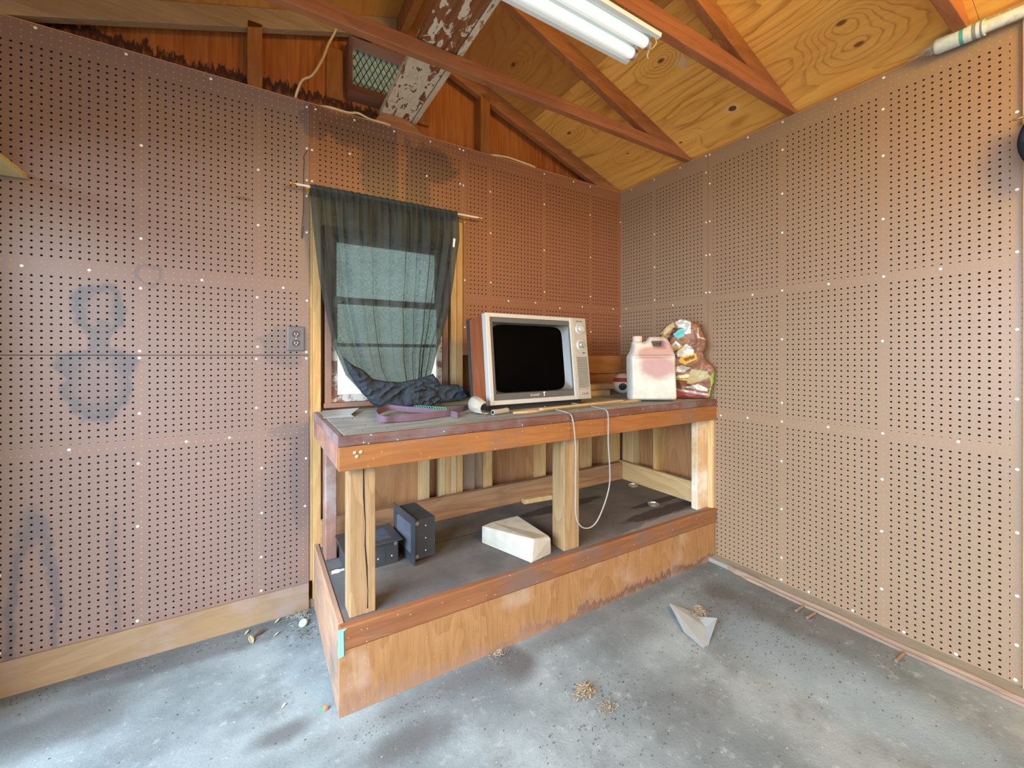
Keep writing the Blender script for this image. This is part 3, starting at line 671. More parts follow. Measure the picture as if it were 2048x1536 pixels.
edge('edgeY', [(-2.088, -.732, .912), (-2.0665, -.711, .912), (-2.0665, -.002, .912), (-2.088, -.002, .912), (-2.088, -.732, .9475), (-2.0665, -.711, .9475), (-2.0665, -.002, .9475), (-2.088, -.002, .9475)])
bp('front_apron', [(-2.086, -.002, -.730, -.692, .828, .911)], 'apron')
bp('side_apron', [(-2.086, -2.048, -.691, -.002, .828, .911)], 'apronY')
# bolt heads on the apron
for x, z in ((-2.035, .894), (-2.015, .894), (-2.028, .880)):
    bm = bm_new(); lathe(bm, [(.006, 0), (.006, .002), (.003, .003)], (x, -.730, z-.006), (0, -1, 0), 12); warp(link('screw_head', bm, 'metal', wk))
bp('lower_platform', [(-2.062, -.001, -.700, -.0165, .270, .301)], 'platform', .001, 'dark dirty platform board')
bp('platform_rail', [(-2.085, -.004, -.7315, -.7005, .222, .303)], 'rail', .006)
bp('platform_front', [(-2.085, -.030, -.729, -.712, .0, .2215)], 'plyfront', .001)
bp('platform_side', [(-2.085, -2.064, -.700, -.002, .0, .303)], 'side_ply', .003)
bm = bm_new(); prism(bm, [(-2.086, -.7335, .205), (-2.070, -.7335, .208), (-2.071, -.7335, .291), (-2.060, -.7335, .299), (-2.086, -.7335, .300)], (0, .0015, 0))
prism(bm, [(-2.0868, -.732, .205), (-2.0868, -.722, .210), (-2.0868, -.724, .300), (-2.0868, -.732, .300)], (.001, 0, 0)); o = warp(link('tape', bm, 'tape', wk)); o['label'] = 'strip of teal tape at the platform corner'
# legs
def leg(x0, x1, y0, y1, mat):
    bm = bm_new(); box(bm, x0, x1, y0, y1, .3015, .828); return warp(link('leg', bm, mat, wk, bevel=.004))
leg(-2.045, -1.956, -.691, -.602, 'post'); leg(-1.105, -1.015, -.690, -.601, 'post'); leg(-.128, -.030, -.690, -.652, 'post_white')
leg(-2.060, -2.012, -.205, -.116, 'post_pink')
# long drying crack in the first leg
bm = bm_new(); pts = [(-1.998, .82), (-1.997, .72), (-1.992, .62), (-1.993, .55), (-1.987, .47), (-1.984, .38), (-1.985, .32)]
ribbon(bm, [(x, -.6916, z) for x, z in pts], [(.0035+.002*math.sin(i*2.1), 0, 0) for i in range(len(pts))], .0004); warp(link('crack', bm, 'black', wk))
bp('kick_board', [(-2.06, -.045, -.055, -.017, .3015, .425)], 'kick')
bm = bm_new(); box(bm, -.040, -.012, -.65, -.017, .3015, .43); warp(link('kick_board', bm, 'kickY', wk, bevel=.002))

# ================================================================== things on the bench
# ---- television
M['tvwood'] = wood('tv_woodgrain', (.33, .095, .032), (.19, .05, .018), 'Z', 55, grain=1.2, rough=.4, seed=31, wv=7)
M['tvsilver'] = plain('tv_silver', (.56, .57, .55), .4, .5, .25, var=.05)
M['tvgrey'] = plain('tv_dark_grey', (.10, .105, .10), .4, .4, var=.15)
M['tvpanel'] = plain('tv_panel_silver', (.47, .46, .42), .4, .5, .3, var=.07, scale=60)
M['tvblack'] = plain('tv_black_plastic', (.025, .026, .028), .5, .4)
M['tvbevel_in'] = plain('tv_bevel_grey', (.12, .125, .125), .35, .5, .2, var=.08); M['tvbevel'] = plain('tv_bevel_silver', (.66, .67, .65), .3, .5, .3, var=.05)
g = G('tv_screen', .5, .02); g.col((.001, .001, .001)); M['screen'] = g.m
TVL = Vector((-1.388, -.508, .985)); TR = (-math.radians(6.6), 0, math.radians(.5)); W, H, D = .635, .446, .19
tv = thing('television', 'old silver-fronted television with woodgrain sides on the bench', 'television', TVL, TR)
TM = Matrix.Translation(TVL) @ (Matrix.Rotation(TR[2], 4, 'Z') @ Matrix.Rotation(TR[0], 4, 'X')); TI = TM.inverted()
def tvp(name, bm, mat, **k): return link(name, bm, mat, tv, local=True, **k)
bm = bm_new(); box(bm, .003, W-.003, .036, D, .004, H-.002); tvp('cabinet', bm, 'tvwood', bevel=.003)
bm = bm_new(); hexa(bm, [(.0, D, .0), (W, D, .0), (W-.09, D+.20, .02), (.09, D+.20, .02), (.0, D, H-.01), (W, D, H-.01), (W-.12, D+.20, H-.14), (.12, D+.20, H-.14)])
box(bm, -.004, W+.004, D-.012, D+.012, -.002, H+.002); tvp('back_shell', bm, 'tvblack', bevel=.004)
bm = bm_new(); P4 = [TI @ Vector(p) for p in [(-1.372, -.478, .9535), (-.80, -.478, .957), (-.80, -.20, .957), (-1.372, -.20, .9535)]]
T4 = [Vector((.016, .03, .002)), Vector((.588, .03, .002)), Vector((.588, .30, .002)), Vector((.016, .30, .002))]; hexa(bm, P4+T4); tvp('pedestal', bm, 'tvblack', bevel=.002)
# front: silver frame ring, dark inner frame, funnel bevels, screen
def ringplate(bm, o, i, y0, y1):      # rect rings: o outer (x0,x1,z0,z1) at y0 front, i inner at y1
    O = [(o[0], y0, o[2]), (o[1], y0, o[2]), (o[1], y0, o[3]), (o[0], y0, o[3])]; I = [(i[0], y1, i[2]), (i[1], y1, i[2]), (i[1], y1, i[3]), (i[0], y1, i[3])]
    a = [bm.verts.new(p) for p in O]; b = [bm.verts.new(p) for p in I]
    for k in range(4): bm.faces.new((a[k], a[(k+1) % 4], b[(k+1) % 4], b[k]))
xo = .850*W
def frame_solid(bm, o, i, yf, yb):
    box(bm, o[0], i[0], yf, yb, o[2], o[3]); box(bm, i[1], o[1], yf, yb, o[2], o[3]); box(bm, i[0], i[1], yf, yb, o[2], i[2]); box(bm, i[0], i[1], yf, yb, i[3], o[3])
inr = (.0225, .520, .022, H-.020)
bm = bm_new(); frame_solid(bm, (0, xo, 0, H), inr, -.004, .0355)
tvp('front_frame', bm, 'tvsilver', bevel=.002)
in2 = (.038, .512, .053, H-.044)
bm = bm_new(); frame_solid(bm, (inr[0]+.0005, inr[1]-.0005, inr[2]+.0005, inr[3]-.0005), in2, .001, .034); tvp('inner_frame', bm, 'tvgrey', bevel=.001)
# bevel funnel with rounded screen opening
scx, scz, shw, shh = .2645, .227, .2215, .170
def superell(a, hw, hh, n=5.):
    c, s = math.cos(a), math.sin(a); return (scx+hw*math.copysign(abs(c)**(2/n), c), scz+hh*math.copysign(abs(s)**(2/n), s))
NS = 96
bm = bm_new(); oA, oB = [], []
for k in range(NS):
    a = 2*PI*k/NS; p = superell(a, (in2[1]-in2[0])/2, (in2[3]-in2[2])/2, 40); cxm = (in2[0]+in2[1])/2-scx; czm = (in2[2]+in2[3])/2-scz
    q = superell(a, shw, shh, 9); oA.append(bm.verts.new((p[0]+cxm, .004, p[1]+czm))); oB.append(bm.verts.new((q[0], .030, q[1])))
for k in range(NS): bm.faces.new((oA[k], oA[(k+1) % NS], oB[(k+1) % NS], oB[k]))
tvp('screen_bevel', bm, 'tvbevel_in', smooth=False)
bm = bm_new(); rings = []
for j in range(9):
    t = j/8; rings.append([bm.verts.new((scx+(superell(2*PI*k/NS, shw+.002, shh+.002, 9)[0]-scx)*(1-t*.985), .031-.014*(1-(1-t)**2), scz+(superell(2*PI*k/NS, shw+.002, shh+.002, 9)[1]-scz)*(1-t*.985))) for k in range(NS)])
for a, b in zip(rings, rings[1:]):
    for k in range(NS): bm.faces.new((a[k], a[(k+1) % NS], b[(k+1) % NS], b[k]))
bm.faces.new(rings[-1]); tvp('screen', bm, 'screen', smooth=True)
bm = bm_new(); box(bm, xo+.0015, W, -.004, .0355, 0, H); cp = tvp('control_panel', bm, 'tvpanel', bevel=.002)
bm = bm_new()
for k in range(30): box(bm, xo+.012, W-.010, -.0052, -.0035, .062+k*.0056, .0645+k*.0056)
tvp('speaker_grille', bm, 'tvgrey', parent=cp)
bm = bm_new(); box(bm, xo+.004, W-.003, -.0045, -.0035, .2265, .2278); tvp('panel_line', bm, 'tvgrey', parent=cp); bm = bm_new(); box(bm, xo+.004, W-.003, -.0045, -.0035, .053, .0542); tvp('panel_line', bm, 'tvgrey', parent=cp)
for zc in (.385, .296):
    bm = bm_new(); lathe(bm, [(.031, 0), (.031, .004), (.028, .007), (.022, .007), (.021, .004)], (.588, -.004, zc), (0, -1, 0), 40); kd = tvp('channel_dial', bm, 'tvbevel', smooth=True, parent=cp)
    for k in range(26):
        pass
    bm = bm_new()
    for k in range(26):
        a = 2*PI*k/26; c_, s_ = math.cos(a), math.sin(a); obox(bm, (.588+.0252*c_, -.0113, zc+.0252*s_), (.0018*c_, 0, .0018*s_), (0, .0004, 0), (-.0006*s_, 0, .0006*c_))
    tvp('dial_marks', bm, 'tvblack', parent=cp)
    bm = bm_new(); lathe(bm, [(.0185, 0), (.018, .010), (.015, .013), (.0001, .0135)], (.588, -.009, zc), (0, -1, 0), 32); obox(bm, (.588, -.0255, zc), (.004, 0, .003), (0, .004, 0), (-.010, 0, .0125)); tvp('dial_knob', bm, 'metal' if zc < .3 else 'tvsilver', smooth=True, parent=cp)
for x in (.570, .590, .608):
    bm = bm_new(); lathe(bm, [(.0065, 0), (.006, .006), (.0001, .0065)], (x, -.004, .030), (0, -1, 0), 18); tvp('small_knob', bm, 'metal', smooth=True, parent=cp)
bm = bm_new(); box(bm, .596, .613, -.0055, -.0035, .249, .254); tvp('power_mark', bm, 'tvblack', parent=cp)
def text3(name, s_, size, loc, rot, mat, root, parent=None, ext=.0004):
    cu = bpy.data.curves.new(name, 'FONT'); cu.body = s_; cu.size = size; cu.extrude = ext; cu.align_x = 'CENTER'; cu.align_y = 'CENTER'
    tmp = bpy.data.objects.new(name, cu); C.objects.link(tmp); bpy.context.view_layer.update()
    me = bpy.data.meshes.new_from_object(tmp.evaluated_get(bpy.context.evaluated_depsgraph_get())); C.objects.unlink(tmp); bpy.data.objects.remove(tmp)
    me.materials.clear(); me.materials.append(M[mat])
    me.transform(Matrix.Translation(loc) @ rot)
    o = bpy.data.objects.new(name, me); C.objects.link(o); o.parent = parent or root; return o
RX = Matrix.Rotation(PI/2, 4, 'X')
text3('logo', 'SHARP', .0155, Vector((.262, .0004, .037)), RX @ Matrix.Diagonal((1.25, 1, 1, 1)), 'tvbevel', tv)
text3('lettering', 'LINYTRON', .0085, Vector((.588, -.0044, .427)), RX @ Matrix.Diagonal((1.1, 1, 1, 1)), 'tvblack', tv, cp)
# white price-sticker remnants on the left frame and the lower bar
bm = bm_new(); box(bm, .0325, .0385, .0035, .0045, .135, .195); tvp('sticker_residue', bm, 'white_enamel'); bm = bm_new(); box(bm, .3175, .3215, .0002, .0011, .030, .050); box(bm, .314, .327, .0002, .0011, .047, .051); tvp('sticker_residue', bm, 'white_enamel')
# power cord: from under the front, over the edge, down in a loop and back up
cpts = [TI @ p for p in smooth_path([(-1.02, -.40, .965), (-1.06, -.50, .957), (-1.10, -.62, .962), (-1.102, -.725, .957), (-1.100, -.762, .930), (-1.094, -.775, .80), (-1.094, -.775, .62), (-1.092, -.775, .50), (-1.065, -.775, .445), (-1.015, -.775, .425), (-.965, -.775, .445), (-.915, -.775, .52), (-.885, -.775, .60), (-.882, -.775, .68), (-.892, -.775, .80), (-.892, -.775, .92), (-.895, -.765, .958), (-.88, -.70, .962), (-.86, -.58, .962), (-.87, -.47, .962), (-.93, -.38, .963)], 7)]
bm = bm_new(); tube(bm, cpts, .0032, 8); tvp('power_cord', bm, 'cord', smooth=True)

# ---- white plastic jug (silhouette in x,z; faces the camera)
def px_outline(pts, sc, ox, oy, cxp, byp, D_):     # pixel outline -> local metres (x right, z up) at view depth D_
    return [((ox+a/sc-cxp)*D_/FPX, (byp-(oy+b/sc))*D_/FPX) for a, b in pts]
jp = atb(1308, 802); jp.y = max(jp.y, -.60)
def depth_of(p): return (p.x-CX)*math.sin(YAW)+(p.y-CY)*math.cos(YAW)
JD = depth_of(jp)
g = G('jug_plastic', .38, .4); x, y, z = g.xyz(); nz = g.noise(scale=14, detail=5, rough=.65); n2 = g.noise(scale=40, detail=3)
pk = g.mx(g.ell(x, z, .015, .20, .115, .085, nz, .9, .6, 1.05), g.mx(g.ell(x, z, -.02, .27, .09, .05, nz, .8, .6, 1.1), g.ell(x, z, .06, .30, .06, .07, nz, .7, .5, 1.2)))
c = g.mix(g.ss(nz, .35, .7), (.62, .62, .56), (.53, .51, .44)); c = g.mix(g.mul(pk, .8), c, (.42, .20, .20)); c = g.mix(g.ss(z, .05, .0, 0, .25), c, (.5, .45, .38))
g.col(c); g.b.inputs['Subsurface Weight'].default_value = .15; g.b.inputs['Subsurface Radius'].default_value = (.01, .01, .008); M['jug'] = g.m
jg = thing('plastic_jug', 'white plastic jug with dusty pink stains and a moulded handle', 'jug', jp, (0, 0, -YAW-math.radians(4)))
outl = [(600, 1215), (612, 1240), (640, 1252), (1230, 1248), (1258, 1230), (1270, 1195), (1262, 1000), (1250, 800), (1250, 600), (1238, 545), (1215, 470), (1190, 405), (1155, 350), (1125, 326), (905, 324), (880, 345), (862, 375), (835, 395), (800, 400), (790, 385), (672, 385), (652, 400), (648, 470), (625, 545), (590, 610), (590, 800), (598, 1000)]
hole = [(935, 398), (1075, 398), (1086, 410), (1080, 462), (965, 462), (950, 448)]
O = px_outline(outl, 7.314, 1180, 630, 1308, 802, JD)[::-1]; Hh = px_outline(hole, 7.314, 1180, 630, 1308, 802, JD)
bm = bm_new(); pillow(bm, O, [Hh], .020, .0045, .075)
for v in bm.verts:      # thinner towards the handle
    t = min(1, max(0, (v.co.z-.24)/.13)); v.co.y *= 1-.62*t
    v.co.z = max(v.co.z, .0005)
o = link('body', bm, 'jug', jg, local=True, smooth=True)
jcx = (735/7.314+1180-1308)*JD/FPX
bm = bm_new(); zt = (802-(630+385/7.314))*JD/FPX
lathe(bm, [(.024, -.004), (.026, 0), (.026, .004), (.027, .006), (.027, .024), (.025, .027), (.0001, .0275)], (jcx, 0, zt), (0, 0, 1), 32); M['jugcap'] = plain('jug_cap', (.70, .50, .44), .5, var=.2, scale=40); link('cap', bm, 'jugcap', jg, local=True, smooth=True)
bm = bm_new(); zs1, zs2 = .262, .050
for zz in (.268, .252):
    ribbon(bm, [(-.105, -.0755, zz), (.0, -.0775, zz), (.11, -.0755, zz)], (0, 0, .004), .0014)
link('moulded_ridge', bm, 'jug', jg, local=True, smooth=True)

# ---- crumpled feed bag
bgp = Vector((-.098, -.645, bz(-.098)+.001)); BD = depth_of(bgp)
bcx, bby = 1390, 797
pb_ = [(1320, 1225), (1285, 1150), (1268, 1050), (1262, 900), (1258, 740), (1240, 560), (1200, 440), (1165, 350), (1135, 275), (1200, 190), (1260, 135), (1330, 95), (1395, 65), (1440, 58), (1500, 72), (1550, 92), (1650, 118), (1680, 165), (1700, 230), (1735, 300), (1757, 365), (1752, 430), (1748, 500), (1716, 560), (1728, 610), (1760, 665), (1820, 715), (1872, 785), (1868, 870), (1860, 960), (1835, 1040), (1812, 1110), (1806, 1180), (1780, 1228), (1600, 1232), (1450, 1230)]
O = px_outline(pb_, 7.314, 1180, 630, bcx, bby, BD)[::-1]
bm = bm_new(); pillow(bm, O, [], .06, .0055, .048)
for v in bm.verts:
    p = v.co.copy()
    r1 = abs(noise.noise(p*9+Vector((3, 1, 2)))); r2 = abs(noise.noise(p*21+Vector((7, 3, 5)))); r3 = noise.noise(p*46)
    k = (.5-r1)*.036+(.3-r2)*.020+r3*.004
    s_ = -1 if v.co.y < 0 else 1
    v.co.y += s_*k*min(1, abs(v.co.y)/.02); v.co.x += noise.noise(p*15+Vector((1, 9, 4)))*.005; v.co.z = max(.001, v.co.z+noise.noise(p*15)*.004*(1 if p.z > .02 else 0))
def pol(c, y=0): g_ = plain('bag_'+str(len(M)), c, .28, .5, var=.12, scale=30); return g_
M['bag_brown'] = plain('bag_brown', (.23, .105, .065), .38, .5, var=.2, scale=14); M['bag_silver'] = plain('bag_silver', (.62, .63, .60), .25, .5, .3, var=.15)
M['bag_teal'] = plain('bag_teal', (.12, .50, .52), .3); M['bag_yellow'] = plain('bag_yellow', (.62, .42, .07), .35); M['bag_green'] = plain('bag_green', (.30, .45, .12), .35)
M['bag_red'] = plain('bag_red', (.42, .09, .09), .35, var=.3); M['bag_dark'] = plain('bag_inside', (.05, .03, .025), .4); M['bag_olive'] = plain('bag_olive', (.42, .36, .20), .4)
o = link('feed_bag', bm, None, None, smooth=False, mats=['bag_brown', 'bag_silver', 'bag_teal', 'bag_yellow', 'bag_green', 'bag_red', 'bag_dark', 'bag_olive'])
for p in o.data.polygons: p.use_smooth = True
K = 7.314
def bagreg(c):      # photo-zoom coordinates of a local point on the printed front
    return ((c.x*FPX/BD+bcx-1180)*K, (bby-c.z*FPX/BD-630)*K)
def inp(x, y, poly):
    r = False; n = len(poly)
    for i in range(n):
        x1, y1 = poly[i]; x2, y2 = poly[(i+1) % n]
        if (y1 > y) != (y2 > y) and x < (x2-x1)*(y-y1)/(y2-y1)+x1: r = not r
    return r
regs = [(6, [(1330, 190), (1400, 200), (1330, 330), (1240, 440), (1200, 400), (1290, 300)]), (1, [(1345, 110), (1440, 50), (1560, 90), (1555, 280), (1470, 290), (1470, 190), (1400, 190)]),
        (7, [(1130, 280), (1340, 90), (1350, 180), (1230, 290)]), (3, [(1150, 330), (1225, 290), (1200, 400), (1180, 380)]), (2, [(1330, 280), (1470, 190), (1475, 310), (1390, 365)]),
        (1, [(1270, 470), (1370, 390), (1430, 450), (1320, 520)]), (3, [(1320, 510), (1440, 450), (1450, 470), (1340, 530)]), (1, [(1360, 560), (1500, 430), (1590, 500), (1600, 600), (1380, 620)]),
        (3, [(1430, 620), (1620, 560), (1635, 650), (1480, 730), (1400, 680)]), (0, [(1460, 640), (1600, 590), (1610, 630), (1490, 690)]), (1, [(1260, 780), (1440, 740), (1560, 770), (1460, 840), (1340, 830)]),
        (1, [(1340, 900), (1540, 860), (1590, 910), (1350, 925)]), (3, [(1350, 930), (1540, 932), (1540, 950), (1360, 948)]), (4, [(1790, 900), (1880, 780), (1870, 960), (1810, 1200), (1770, 1180), (1810, 1000)]),
        (1, [(1500, 1050), (1640, 1000), (1760, 1060), (1770, 1110), (1600, 1070)]), (1, [(1280, 1060), (1780, 1140), (1780, 1165), (1440, 1120)]), (5, [(1280, 1080), (1440, 1120), (1780, 1165), (1780, 1195), (1300, 1215)]), (1, [(1700, 560), (1760, 640), (1740, 640), (1705, 600)]),
        (1, [(1640, 200), (1655, 200), (1665, 330), (1760, 360), (1750, 375), (1640, 345)]), (7, [(1560, 790), (1760, 820), (1800, 900), (1600, 990), (1500, 1000)])]
for p in o.data.polygons:
    a, b = bagreg(p.center)
    for mi, poly in regs:
        if inp(a, b, poly): p.material_index = mi
o.location = bgp; o.rotation_euler = (0, 0, -math.radians(52)); o.scale = (1.04, 1, 1)
Mb = Matrix.LocRotScale(o.location, o.rotation_euler, o.scale); Mi = Mb.inverted()
for v in o.data.vertices:          # the bag rests against the wall, it does not enter it
    w = Mb @ v.co
    if w.x > -.03: w.x = -.03+.02*(1-math.exp(-(w.x+.03)/.02)); v.co = Mi @ w
tag(o, 'crumpled brown and silver feed bag leaning by the right wall behind the jug', 'bag')
bm = bm_new()
def pxl(a, b, y): return Vector(((1180+a/K-bcx)*BD/FPX, y, (bby-(630+b/K))*BD/FPX))

# ---- ball behind the jug
bc = at(1246, 764, Y=-.21); rb = .070
bc.z = bz(bc.x)+rb
g = G('ball_panels', .5, .4); x, y, z = g.xyz()
c = g.mix(g.ss(z, .010, .014), (.66, .58, .45), (.36, .04, .03)); c = g.mix(g.ss(z, .038, .042), c, (.60, .48, .38))
c = g.mix(g.ss(x, .028, .032), c, (.36, .04, .03)); c = g.mix(g.ell(x, z, -.018, -.018, .026, .026, None, 0, .9, 1.), c, (.02, .03, .03)); g.col(c); M['ball'] = g.m
bm = bm_new(); bmesh.ops.create_icosphere(bm, subdivisions=4, radius=rb)
o = link('ball', bm, 'ball', smooth=True); o.location = bc; o.rotation_euler = (0, 0, -YAW); tag(o, 'small red, cream and black ball half hidden behind the jug', 'ball')

# ---- wood offcuts right of the television
def offcut(name, x0, x1, y0, y1, z0, z1, label, mat='apron', rot=0, group=None):
    bm = bm_new(); box(bm, x0, x1, y0, y1, z0, z1); o = link(name, bm, mat, bevel=.002); recentre(o); o.rotation_euler = (0, 0, rot); return tag(o, label, 'wood offcut', group)
M['offcut'] = wood('offcut_wood', (.60, .42, .21), (.42, .26, .11), 'X', 50, seed=41)
zt = bz(-.5)+.001
offcut('wood_offcut', -.68, -.345, -.24, -.17, zt, zt+.036, 'short pale board right of the television, lower of two', 'offcut')
offcut('wood_offcut', -.70, -.265, -.195, -.12, zt+.037, zt+.072, 'pale board right of the television, upper of two', 'offcut')
zt = bz(-1.5)+.001
offcut('wood_offcut', -1.655, -1.285, -.135, -.098, zt, zt+.034, 'pale board on the bench left of the television, under the curtain pile', 'offcut')

# ---- pointed stakes in front of the television
def stick(a, b, w, h, label, tip=.05, mat='offcut', z=None):
    a = Vector(a); b = Vector(b); d = (b-a).normalized(); s_ = Vector((0, 0, 1)).cross(d).normalized()*w/2; up = Vector((0, 0, h))
    bm = bm_new(); p = a+d*tip
    prism(bm, [a+s_*.1, p+s_, b+s_, b-s_, p-s_, a-s_*.1], up); o = link('wooden_stake', bm, mat, bevel=.001); recentre(o); return tag(o, label, 'wooden stake', 'wooden stakes')
stick((-1.325, -.612, bz(-1.3)+.001), (-.455, -.575, bz(-.45)+.001), .034, .011, 'pointed pale stake lying in front of the television, lower of two', .07)
stick((-1.20, -.640, bz(-1.2)+.0125), (-.62, -.604, bz(-.6)+.0125), .020, .009, 'thin pale stake lying on the pointed one before the television', .015)

# ---- curled paper cup piece
cpp = atb(985, 830)
M['paper'] = plain('beige_card', (.40, .37, .30), .7, var=.15)
cu_ = thing('crumpled_card', 'crumpled beige card and paper roll at the bench edge below the television', 'crumpled card', cpp)
bm = bm_new(); pts = []; ws = []
n = 16; vs = []
for i in range(n):
    a = PI*1.25*i/(n-1)-.5; r0, r1 = .026, .046
    c0 = Vector((cpp.x-.03+math.cos(a+1.9)*r0, cpp.y+.01, cpp.z+.030+math.sin(a+1.9)*r0)); c1 = Vector((cpp.x-.04+math.cos(a+1.9)*r1*.9, cpp.y+.085, cpp.z+.043+math.sin(a+1.9)*r1*.9))
    vs.append((bm.verts.new(c0), bm.verts.new((c0+c1)/2+Vector((.004*math.sin(i*1.7), 0, .003*math.cos(i*2.3)))), bm.verts.new(c1)))
for a, b in zip(vs, vs[1:]):
    for k in range(2): bm.faces.new((a[k], a[k+1], b[k+1], b[k]))
o = link('curled_card', bm, 'paper', cu_, smooth=True); s = o.modifiers.new('solid', 'SOLIDIFY'); s.thickness = .0015
bm = bm_new(); tube(bm, [cpp+Vector((-.005, -.012, .014)), cpp+Vector((.04, .0, .013)), cpp+Vector((.085, .012, .014))], [.012, .012, .0125], 20); link('paper_roll', bm, 'paper', cu_, smooth=True)
bm = bm_new(); tube(bm, [cpp+Vector((-.0065, -.0124, .014)), cpp+Vector((-.0055, -.0121, .014))], [.008, .008], 16); link('roll_hole', bm, 'black', cu_)

# ---- purple strap
M['strap'] = plain('purple_webbing', (.17, .11, .145), .85, .1, var=.25, scale=90)
S = [(1000, 808, .02), (985, 800, .035), (962, 806, .03), (940, 818, .02), (905, 828, .012), (880, 832, .014), (850, 836, .012), (815, 840, .012), (790, 842, .014), (768, 844, .014), (756, 840, .016), (754, 832, .018), (762, 826, .018), (780, 822, .020), (810, 824, .018), (845, 826, .018), (870, 828, .014), (895, 828, .010), (915, 832, .006)]
pts = []
for a, b, h in S: p = atb(a, b+4); p.y = max(-.66, p.y); pts.append(p+Vector((0, 0, h)))
pts = smooth_path(pts, 5)
bm = bm_new(); ribbon(bm, pts, [Vector((.004*math.sin(i*.3), .010*math.cos(i*.21), .026)) for i in range(len(pts))], .0012)
zm = min(v.co.z-bz(v.co.x) for v in bm.verts)
for v in bm.verts: v.co.z = max(v.co.z-zm*.6, bz(v.co.x)+.0012)
o = link('webbing_strap', bm, 'strap', smooth=True); recentre(o); tag(o, 'dusty purple webbing strap looped along the front of the bench', 'strap')
# ---- green coiled cord
M['green'] = plain('green_coil', (.07, .42, .28), .4)
a, b = atb(812, 818), atb(893, 824); pts = []
for i in range(17*12+1):
    t = i/(17*12); p = a.lerp(b, t); an = 2*PI*i/12; pts.append(p+Vector((.0015*math.sin(an), .009*math.cos(an), .0125+.009*math.sin(an))))
bm = bm_new(); tube(bm, pts, .0026, 6); o = link('coiled_cord', bm, 'green', smooth=True); recentre(o); tag(o, 'green coiled cord behind the purple strap on the bench', 'cord')
# ---- bent grey sheet metal, bench left
M['zinc'] = plain('zinc_sheet', (.42, .47, .46), .45, .5, .5, var=.15, scale=10)
q = [atb(623, 829), atb(690, 832), atb(722, 817), atb(640, 819)]
z0 = bz(-2.0)
P_ = [Vector((-2.075, -.25, z0+.002)), Vector((-1.965, -.275, z0+.010)), Vector((-1.895, -.10, z0+.016)), Vector((-2.055, -.055, z0+.008))]
bm = bm_new(); prism(bm, P_, (0, 0, .0015)); prism(bm, [P_[0], P_[1], P_[1]+Vector((.01, -.012, -.008)), P_[0]+Vector((.0, -.010, -.0015))], (0, 0, .0015))
o = link('sheet_metal', bm, 'zinc'); recentre(o); tag(o, 'bent grey metal sheet at the left end of the bench', 'metal sheet')
# ---- brush behind, with a strap handle
M['bristle'] = plain('brush_bristle', (.16, .16, .18), .9, .1, var=.35, scale=120)
bb = Vector((-1.34, -.062, bz(-1.35)))
br = thing('scrub_brush', 'grey brush with dark bristles beside the left side of the television', 'brush', bb)
bm = bm_new(); obox(bm, bb+Vector((0, .0, .060)), (.055, 0, .004), (0, .022, 0), (-.002, 0, .010)); link('brush_back', bm, 'bristle', br, bevel=.006)
bm = bm_new()
for i in range(9):
    for j in range(3):
        p = bb+Vector((-.048+i*.012, -.015+j*.015, .052)); tube(bm, [p, p+Vector((-.004+.002*j, -.004, -.016))], [.0042, .005], 6)
link('bristles', bm, 'bristle', br)
bm = bm_new(); pts = smooth_path([bb+Vector((-.05, -.01, .055)), bb+Vector((-.09, -.03, .052)), bb+Vector((-.13, -.065, .035)), bb+Vector((-.16, -.10, .012))], 6); ribbon(bm, pts, (.006, .012, .006), .0015); link('handle', bm, 'bristle', br, smooth=True)

# ---- curtain rod + curtain
rd = thing('curtain_rod', 'thin white curtain rod with brass ends above the window', 'curtain rod', (-1.70, -.055, 2.02))
bm = bm_new(); tube(bm, [(-2.165, -.055, 2.018), (-1.225, -.055, 2.026)], .0055, 12); link('pole', bm, 'rod_white', rd, smooth=True)
for x, d in ((-2.165, -1), (-1.225, 1)):
    bm = bm_new(); lathe(bm, [(.006, 0), (.0075, .002), (.0075, .006), (.004, .009), (.004, .014), (.0085, .02), (.0085, .026), (.0001, .031)], (x, -.055, 2.018 if d < 0 else 2.026), (d, 0, 0), 18); link('finial', bm, 'brass', rd, smooth=True)
for x in (-2.112, -1.288):
    bm = bm_new(); box(bm, x-.004, x+.004, -.055, -.007, 2.008, 2.013); box(bm, x-.007, x+.007, -.0095, -.0065, 1.995, 2.03); link('bracket', bm, 'brass', rd)
def cloth(name, col, tr, transp, thick=1):
    g = G(name, .9, .1); n = g.noise(scale=9, detail=4); w1 = g.noise(g.scaled(900, 1, 60), 1, 2); w2 = g.noise(g.scaled(60, 1, 900), 1, 2)
    c = g.mix(g.ss(n, .3, .75), col, tuple(min(1, q*1.45) for q in col)); g.col(c)
    t = g.n.new('ShaderNodeBsdfTranslucent'); g.l.new(c, t.inputs[0]); t.inputs[0].default_value = (*tr, 1); g.l.remove(t.inputs[0].links[0])
    a = g.n.new('ShaderNodeMixShader'); a.inputs[0].default_value = .35; g.l.new(g.b.outputs[0], a.inputs[1]); g.l.new(t.outputs[0], a.inputs[2])
    tp = g.n.new('ShaderNodeBsdfTransparent'); tp.inputs[0].default_value = (.80, 1, .95, 1); b = g.n.new('ShaderNodeMixShader')
    g.l.new(g.ss(g.mul(w1, w2), .12, .42, transp*1.9, transp*.3), b.inputs[0]); g.l.new(a.outputs[0], b.inputs[1]); g.l.new(tp.outputs[0], b.inputs[2]); g.l.new(b.outputs[0], g.out.inputs[0])
    return g.m
M['curtain'] = cloth('charcoal_curtain', (.056, .062, .064), (.10, .13, .12), .135)
M['curtain_pile'] = plain('charcoal_cloth', (.040, .050, .062), .9, .15, var=.3, scale=12, bump=.15)
ct = thing('curtain', 'charcoal curtain sagging from the rod with its hem bunched on the bench', 'curtain', (-1.72, -.06, .96))
